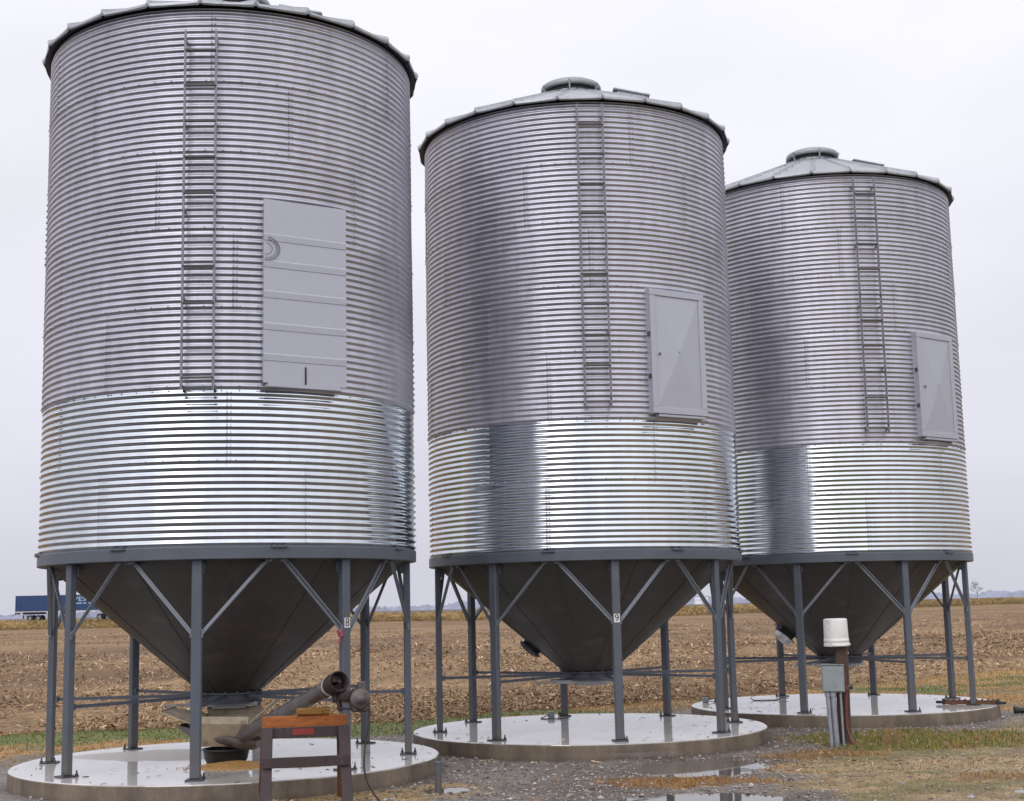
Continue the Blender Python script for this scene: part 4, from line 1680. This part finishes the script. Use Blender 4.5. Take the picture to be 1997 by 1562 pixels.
for (a_, b_, r_) in (((-.20, -.19, .88), (-.175, -.17, -.05), .037), ((-.12, -.19, .88), (-.09, -.18, -.05), .045), ((.0, -.15, .88), (.01, -.14, -.05), .02)):
    mb = MB()
    mb.tube([a_, ((a_[0] + b_[0]) / 2, a_[1], .4), b_], r_, 14)
    mb.tube([(a_[0], a_[1], .85), (a_[0], a_[1], .80)], r_ * 1.3, 14)
    mb.build('conduit', M['conduit'], up)
mb = MB()
mb.tube(smooth_path([(.085, -.20, 1.27), (.095, -.19, 1.1), (.085, -.16, .9), (.075, -.14, .6), (.07, -.13, .35), (.10, -.14, .2), (.17, -.18, .07), (.24, -.24, .0), (.33, -.33, -.02)]), .014, 8)
mb.tube(smooth_path([(.10, -.18, 1.2), (.105, -.16, .9), (.09, -.12, .5), (.09, -.12, .25), (.12, -.16, .12), (.20, -.2, .03), (.26, -.25, -.02)]), .011, 8)
mb.build('cable', M['redcable'], up)
mb = MB()
mb.box((.10, .02, 1.50), (.10, .03, .035), Matrix.Rotation(.5, 3, 'Y'), 0, .006)
mb.build('insulator', M['plate_white'], up)

mb = MB()
mb.lathe([(.0, .445), (.172, .445), (.186, .437), (.191, .42), (.198, .14), (.199, .115), (.204, .112), (.205, .075), (.200, .07), (.201, .045), (.207, .042), (.208, .005), (.205, .0), (.19, .0), (.18, .40), (0, .42)], 40)
mb.tube([(-.2, -.04, .09), (-.17, -.15, .02), (-.02, -.23, .015), (.15, -.17, .02), (.2, -.04, .09)], .006, 6)
o = mb.build('bucket', M['bucket'], None, (PX - .035, PY, 1.60), .4)
o.rotation_euler = (rad(.8), rad(-1.2), .4)
tag(o, 'white plastic bucket upside down on top of the utility post', 'bucket')

# ------------------------------------------------------------------ bits on the pads and yard
mb = MB()
mb.bar((-.5, 0, .05), (.5, 0, .05), .09, .085, bevel=.01)
for k_ in range(9):
    mb.box((-.44 + k_ * .11, 0, .09), (.02, .13, .05), Matrix.Rotation(.3, 3, 'Y'), 0, .004)
for s_ in (-1, 1):
    mb.box((.57 * s_, .0, .045), (.2, .08, .05), Matrix.Rotation(.25 * s_, 3, 'Z'), 1, .01)
    mb.box((.52 * s_, .0, .06), (.04, .16, .11), None, 1, .008)
o = mb.build('rusty_scrap', [M['rust'], M['black']], None, (8.93, 28.18, PAD_H), rad(-28))
tag(o, 'rusty iron bar with dark ends lying on the farthest slab', 'scrap iron')
mb = MB()
mb.tube(smooth_path([(-.35, 0, .06), (0, .02, .055), (.5, -.03, .05), (1.2, .05, .05)]), .055, 12)
mb.lathe([(.05, -.02), (.075, -.02), (.075, .05), (.05, .05)], 14, 0, (-.33, 0, .06), Matrix.Rotation(PI / 2, 3, 'Y'))
o = mb.build('black_hose', M['black'], None, (10.35, 28.8, 0), rad(-8))
tag(o, 'black hose lying on the gravel right of the farthest slab', 'hose')


def junction(x, y, label, path):
    r_ = thing('junction_box', (x, y, PAD_H))
    tag(r_, label, 'junction box')
    MB().box((0, 0, .055), (.13, .11, .11), None, 0, .012).build('box', M['box'], r_)
    MB().tube(smooth_path(path), .009, 6).build('cable', M['black'], r_)


junction(.62, 27.35, 'small grey junction box with a looped cable at the back of the middle slab', [(-.05, -.05, .05), (-.16, -.2, .02), (-.2, -.35, .012), (-.05, -.5, .012), (.2, -.45, .012), (.34, -.3, .02)])
junction(3.98, 30.35, 'small grey junction box on the left edge of the farthest slab', [(.06, 0, .04), (.2, -.02, .012), (.36, .02, .012), (.5, .0, .02)])
mb = MB()
mb.tube(smooth_path([(-.35, .12, .06), (-.3, .02, .012), (-.1, -.03, .012), (.2, 0, .012), (.3, .05, .05), (.45, .1, .03)]), .01, 6)
o = mb.build('loose_cable', M['black'], None, (5.35, 30.6, PAD_H))
tag(o, 'thin black cable lying on the farthest slab behind its left legs', 'cable')
mb = MB()
mb.tube(smooth_path([(0, 0, .45), (-.03, .02, .3), (.04, 0, .12), (.02, .03, .01)]), .009, 6)

# sprigs of tall dry weed at the field edge and by the post
mb_v, mb_f, mb_c = [], [], []
for (wx_, wy_, hh_, nn_) in ((6.1, 23.4, .32, 40), (-.45, 29.9, .7, 14), (4.7, 34.6, .5, 20)):
    root = thing('dry_weed', (wx_, wy_, 0))
    tag(root, {6.1: 'dry weed tuft growing right of the utility post', -.45: 'thin dry stalk at the field edge behind the middle bin', 4.7: 'dry weed at the field edge left of the farthest slab'}[wx_], 'weed')
    mb = MB()
    for k_ in range(nn_):
        a_ = random.uniform(0, 2 * PI)
        l_ = random.uniform(.1, .6)
        h_ = hh_ * random.uniform(.5, 1)
        b_ = Vector((random.uniform(-.15, .15), random.uniform(-.1, .1), 0))
        t_ = b_ + Vector((math.cos(a_) * l_ * h_, math.sin(a_) * l_ * h_, h_))
        mb.tube([b_, b_.lerp(t_, .5) + Vector((0, 0, .08 * h_)), t_], .004, 4, rs=[.005, .004, .002])
    mb.build('stem', simple_mat('dry_weed_stem', (.33, .21, .10), .8, 0, .3, 10), root)

# ------------------------------------------------------------------ truck on the far road
TZ = 1.45
tk = thing('semi_truck', (-79, 245.5, TZ))
tag(tk, 'blue semi truck trailer on the far road at the left', 'truck')
x0, x1 = -86.85 + 79, -70.3 + 79
mb = MB()
mb.box(((x0 + x1) / 2, 0, 3.05), (x1 - x0, 2.5, 2.66), None, 0, .05)
for k_ in range(22):
    xx = x0 + .3 + (x1 - x0 - .6) * k_ / 21
    mb.box((xx, -1.265, 3.05), (.06, .03, 2.5))
tr = mb.build('trailer', M['trailer'], tk)
mb = MB()
vs, fs = text_geo('VEST', 1.12)
mb.raw([(v_.x * 1.3 + 3.75, -1.286, v_.y + 3.62) for v_ in vs], fs)
for (a_, b_) in ((2.3, 3.7), (3.9, 4.5), (4.9, 6.1)):
    mb.box(((a_ + b_) / 2, -1.286, 2.92), (b_ - a_, .006, .17))
mb.build('lettering', M['trailer_text'], tr)
mb = MB()
mb.box(((x0 + x1) / 2, 0, 1.63), (x1 - x0, 2.4, .18), None, 0, .02)
mb.box(((x0 + x1) / 2, 0, 4.41), (x1 - x0 + .1, 2.54, .07), None, 0, .02)
mb.build('side_rail', M['rail'], tr)
mb = MB()
mb.box((x0 + .02, 0, 1.35), (.25, 2.3, .3), None, 0, .04)
mb.build('tail_light', M['redlamp'], tr)
mb = MB()
for (a_, s_) in ((x0 + 1.4, 1), (x1 - 2.3, 1)):
    for sy_ in (-1, 1):
        mb.box((a_, sy_ * .95, .75), (.03, .5, .6))
mb.build('mud_flap', M['black'], tk)
mb = MB()
for sy_ in (-1, 1):
    mb.bar((x1 - 4.2, sy_ * .8, 1.6), (x1 - 4.2, sy_ * .8, .55), .14, .14)
    mb.box((x1 - 4.2, sy_ * .8, .5), (.3, .3, .06))
    mb.bar((x1 - 4.2, sy_ * .8, .7), (x1 - 5.0, sy_ * .8, 1.5), .07, .07)
mb.build('landing_gear', M['black'], tk)
mb = MB()
mb.box((x0 + 3.0, 0, 1.35), (3.6, 1.6, .35), None, 0, .05)
mb.box((x1 + 1.2, 0, .95), (6.4, .9, .28), None, 0, .03)
mb.build('chassis', M['black'], tk)
wq = Matrix.Rotation(PI / 2, 3, 'X')


def wheel(x_):
    for sy_ in (-1, 1):
        mb = MB()
        mb.lathe([(.30, -.28), (.46, -.29), (.51, -.22), (.52, 0), (.51, .22), (.46, .29), (.30, .28)], 24, 0, (0, 0, 0), wq)
        w_ = mb.build('tyre', M['tyre'], tk, (x_, sy_ * 1.0, .53))
        mb = MB()
        mb.lathe([(.31, .27), (.29, .18), (.16, .16), (.12, .25), (0, .25)], 20, 0, (0, 0, 0), Matrix.Rotation(PI / 2 * (1 if sy_ < 0 else -1), 3, 'X'))
        mb.build('rim', M['rim'], w_)


for x_ in (-84.25 + 79, -82.85 + 79, -72.2 + 79, -70.75 + 79, -65.6 + 79):
    wheel(x_)
# tractor, ahead of the trailer
cx_ = -66.6 + 79
mb = MB()
prof_ = [(-1.6, .9), (-1.6, 3.7), (-.3, 3.9), (.35, 3.0), (.65, 2.2), (2.1, 1.95), (2.25, 1.2), (2.2, .8)]
vs = [(cx_ + p_[0], s_ * 1.15, p_[1]) for s_ in (-1, 1) for p_ in prof_]
npf = len(prof_)
fs = [tuple(range(npf)), tuple(range(2 * npf - 1, npf - 1, -1))] + [(k_, (k_ + 1) % npf, npf + (k_ + 1) % npf, npf + k_) for k_ in range(npf)]
mb.raw(vs, fs)
cab = mb.build('cab', M['trailer'], tk)
mb = MB()
for s_ in (-1, 1):
    mb.raw([(cx_ - .55, s_ * 1.16, 2.25), (cx_ + .4, s_ * 1.16, 2.25), (cx_ + .1, s_ * 1.16, 3.0), (cx_ - .55, s_ * 1.16, 3.05)], [(0, 1, 2, 3)])
mb.raw([(cx_ + .42, -1, 2.95), (cx_ + .42, 1, 2.95), (cx_ + .68, 1, 2.3), (cx_ + .68, -1, 2.3)], [(0, 1, 2, 3)])
mb.build('window', M['glass'], cab)

# ------------------------------------------------------------------ light: overcast daylight
SUN_EL, SUN_AZ = rad(42), rad(205)
w = bpy.data.worlds.new('World')
scene.world = w
w.use_nodes = True
t = NT(w)
for nd in list(t.n):
    t.n.remove(nd)
out = t.add('ShaderNodeOutputWorld')
bg = t.add('ShaderNodeBackground')
bg.inputs['Strength'].default_value = 0.1
sky = t.add('ShaderNodeTexSky', sky_type='NISHITA')
sky.sun_disc = False
sky.sun_elevation = SUN_EL
sky.sun_rotation = SUN_AZ
sky.air_density = 1.0
sky.dust_density = 5.0
tc = t.add('ShaderNodeTexCoord').outputs['Generated']
sp = t.add('ShaderNodeSeparateXYZ')
t.link(tc, sp.inputs[0])
ramp = t.add('ShaderNodeValToRGB')
cr = ramp.color_ramp
cr.elements[0].position = 0.0
cr.elements[0].color = (.70, .70, .79, 1)
cr.elements[1].position = 1.0
cr.elements[1].color = (1.32, 1.30, 1.36, 1)
for p_, c_ in ((.06, (.76, .76, .86)), (.18, (.86, .86, .95)), (.32, (.96, .955, 1.02)), (.6, (1.18, 1.17, 1.23))):
    e_ = cr.elements.new(p_)
    e_.color = (*c_, 1)
t.link(sp.outputs[2], ramp.inputs[0])
cn = t.noise(t.mapping(tc, (1.3, 1.3, 3.2)), 1.8, 5, 0.5)
cl_ = t.maprange(cn, 0.3, 0.7, 0.90, 1.07)
ck = t.add('ShaderNodeCombineXYZ')
glow = t.maprange(sp.outputs[1], .25, -.85, 1.0, 1.6, True)
for i_ in range(3):
    t.link(t.math('MULTIPLY', t.math('MULTIPLY', cl_, 10.0), glow), ck.inputs[i_])
over = t.mix(1.0, ramp.outputs[0], ck.outputs[0], 'MULTIPLY')
mixc = t.mix(0.92, sky.outputs[0], over)
t.link(mixc, bg.inputs['Color'])
t.link(bg.outputs[0], out.inputs['Surface'])

sun = bpy.data.lights.new('sun', 'SUN')
sun.energy = 0.5
sun.angle = rad(25)
sun.color = (1.0, .97, .93)
so = bpy.data.objects.new('sun', sun)
COL.objects.link(so)
sd = Vector((math.sin(SUN_AZ) * math.cos(SUN_EL), math.cos(SUN_AZ) * math.cos(SUN_EL), math.sin(SUN_EL)))
so.rotation_euler = sd.to_track_quat('Z', 'Y').to_euler()
so.location = sd * 60

# ------------------------------------------------------------------ camera
PITCH_C, ROLL_C, FOC = 0.1457, 0.0218, 2722.69
cam = bpy.data.cameras.new('camera')
cam.sensor_fit = 'HORIZONTAL'
cam.sensor_width = 36.0
cam.lens = FOC / 1997 * 36.0
cam.clip_start = 0.1
cam.clip_end = 20000
co = bpy.data.objects.new('camera', cam)
COL.objects.link(co)
upc = Vector((0, -math.sin(PITCH_C), math.cos(PITCH_C)))
ex = Vector((1, 0, 0))
c_, s_ = math.cos(ROLL_C), math.sin(ROLL_C)
rt = ex * c_ - upc * s_
upr = ex * s_ + upc * c_
bk = -Vector((0, math.cos(PITCH_C), math.sin(PITCH_C)))
mw = Matrix((rt, upr, bk)).transposed().to_4x4()
mw.translation = (0, 0, CAM_H)
co.matrix_world = mw
scene.camera = co

scene.view_settings.view_transform = 'Standard'
scene.view_settings.look = 'None'
scene.view_settings.exposure = 0
scene.view_settings.gamma = 1
scene.render.resolution_x, scene.render.resolution_y = 1024, 801
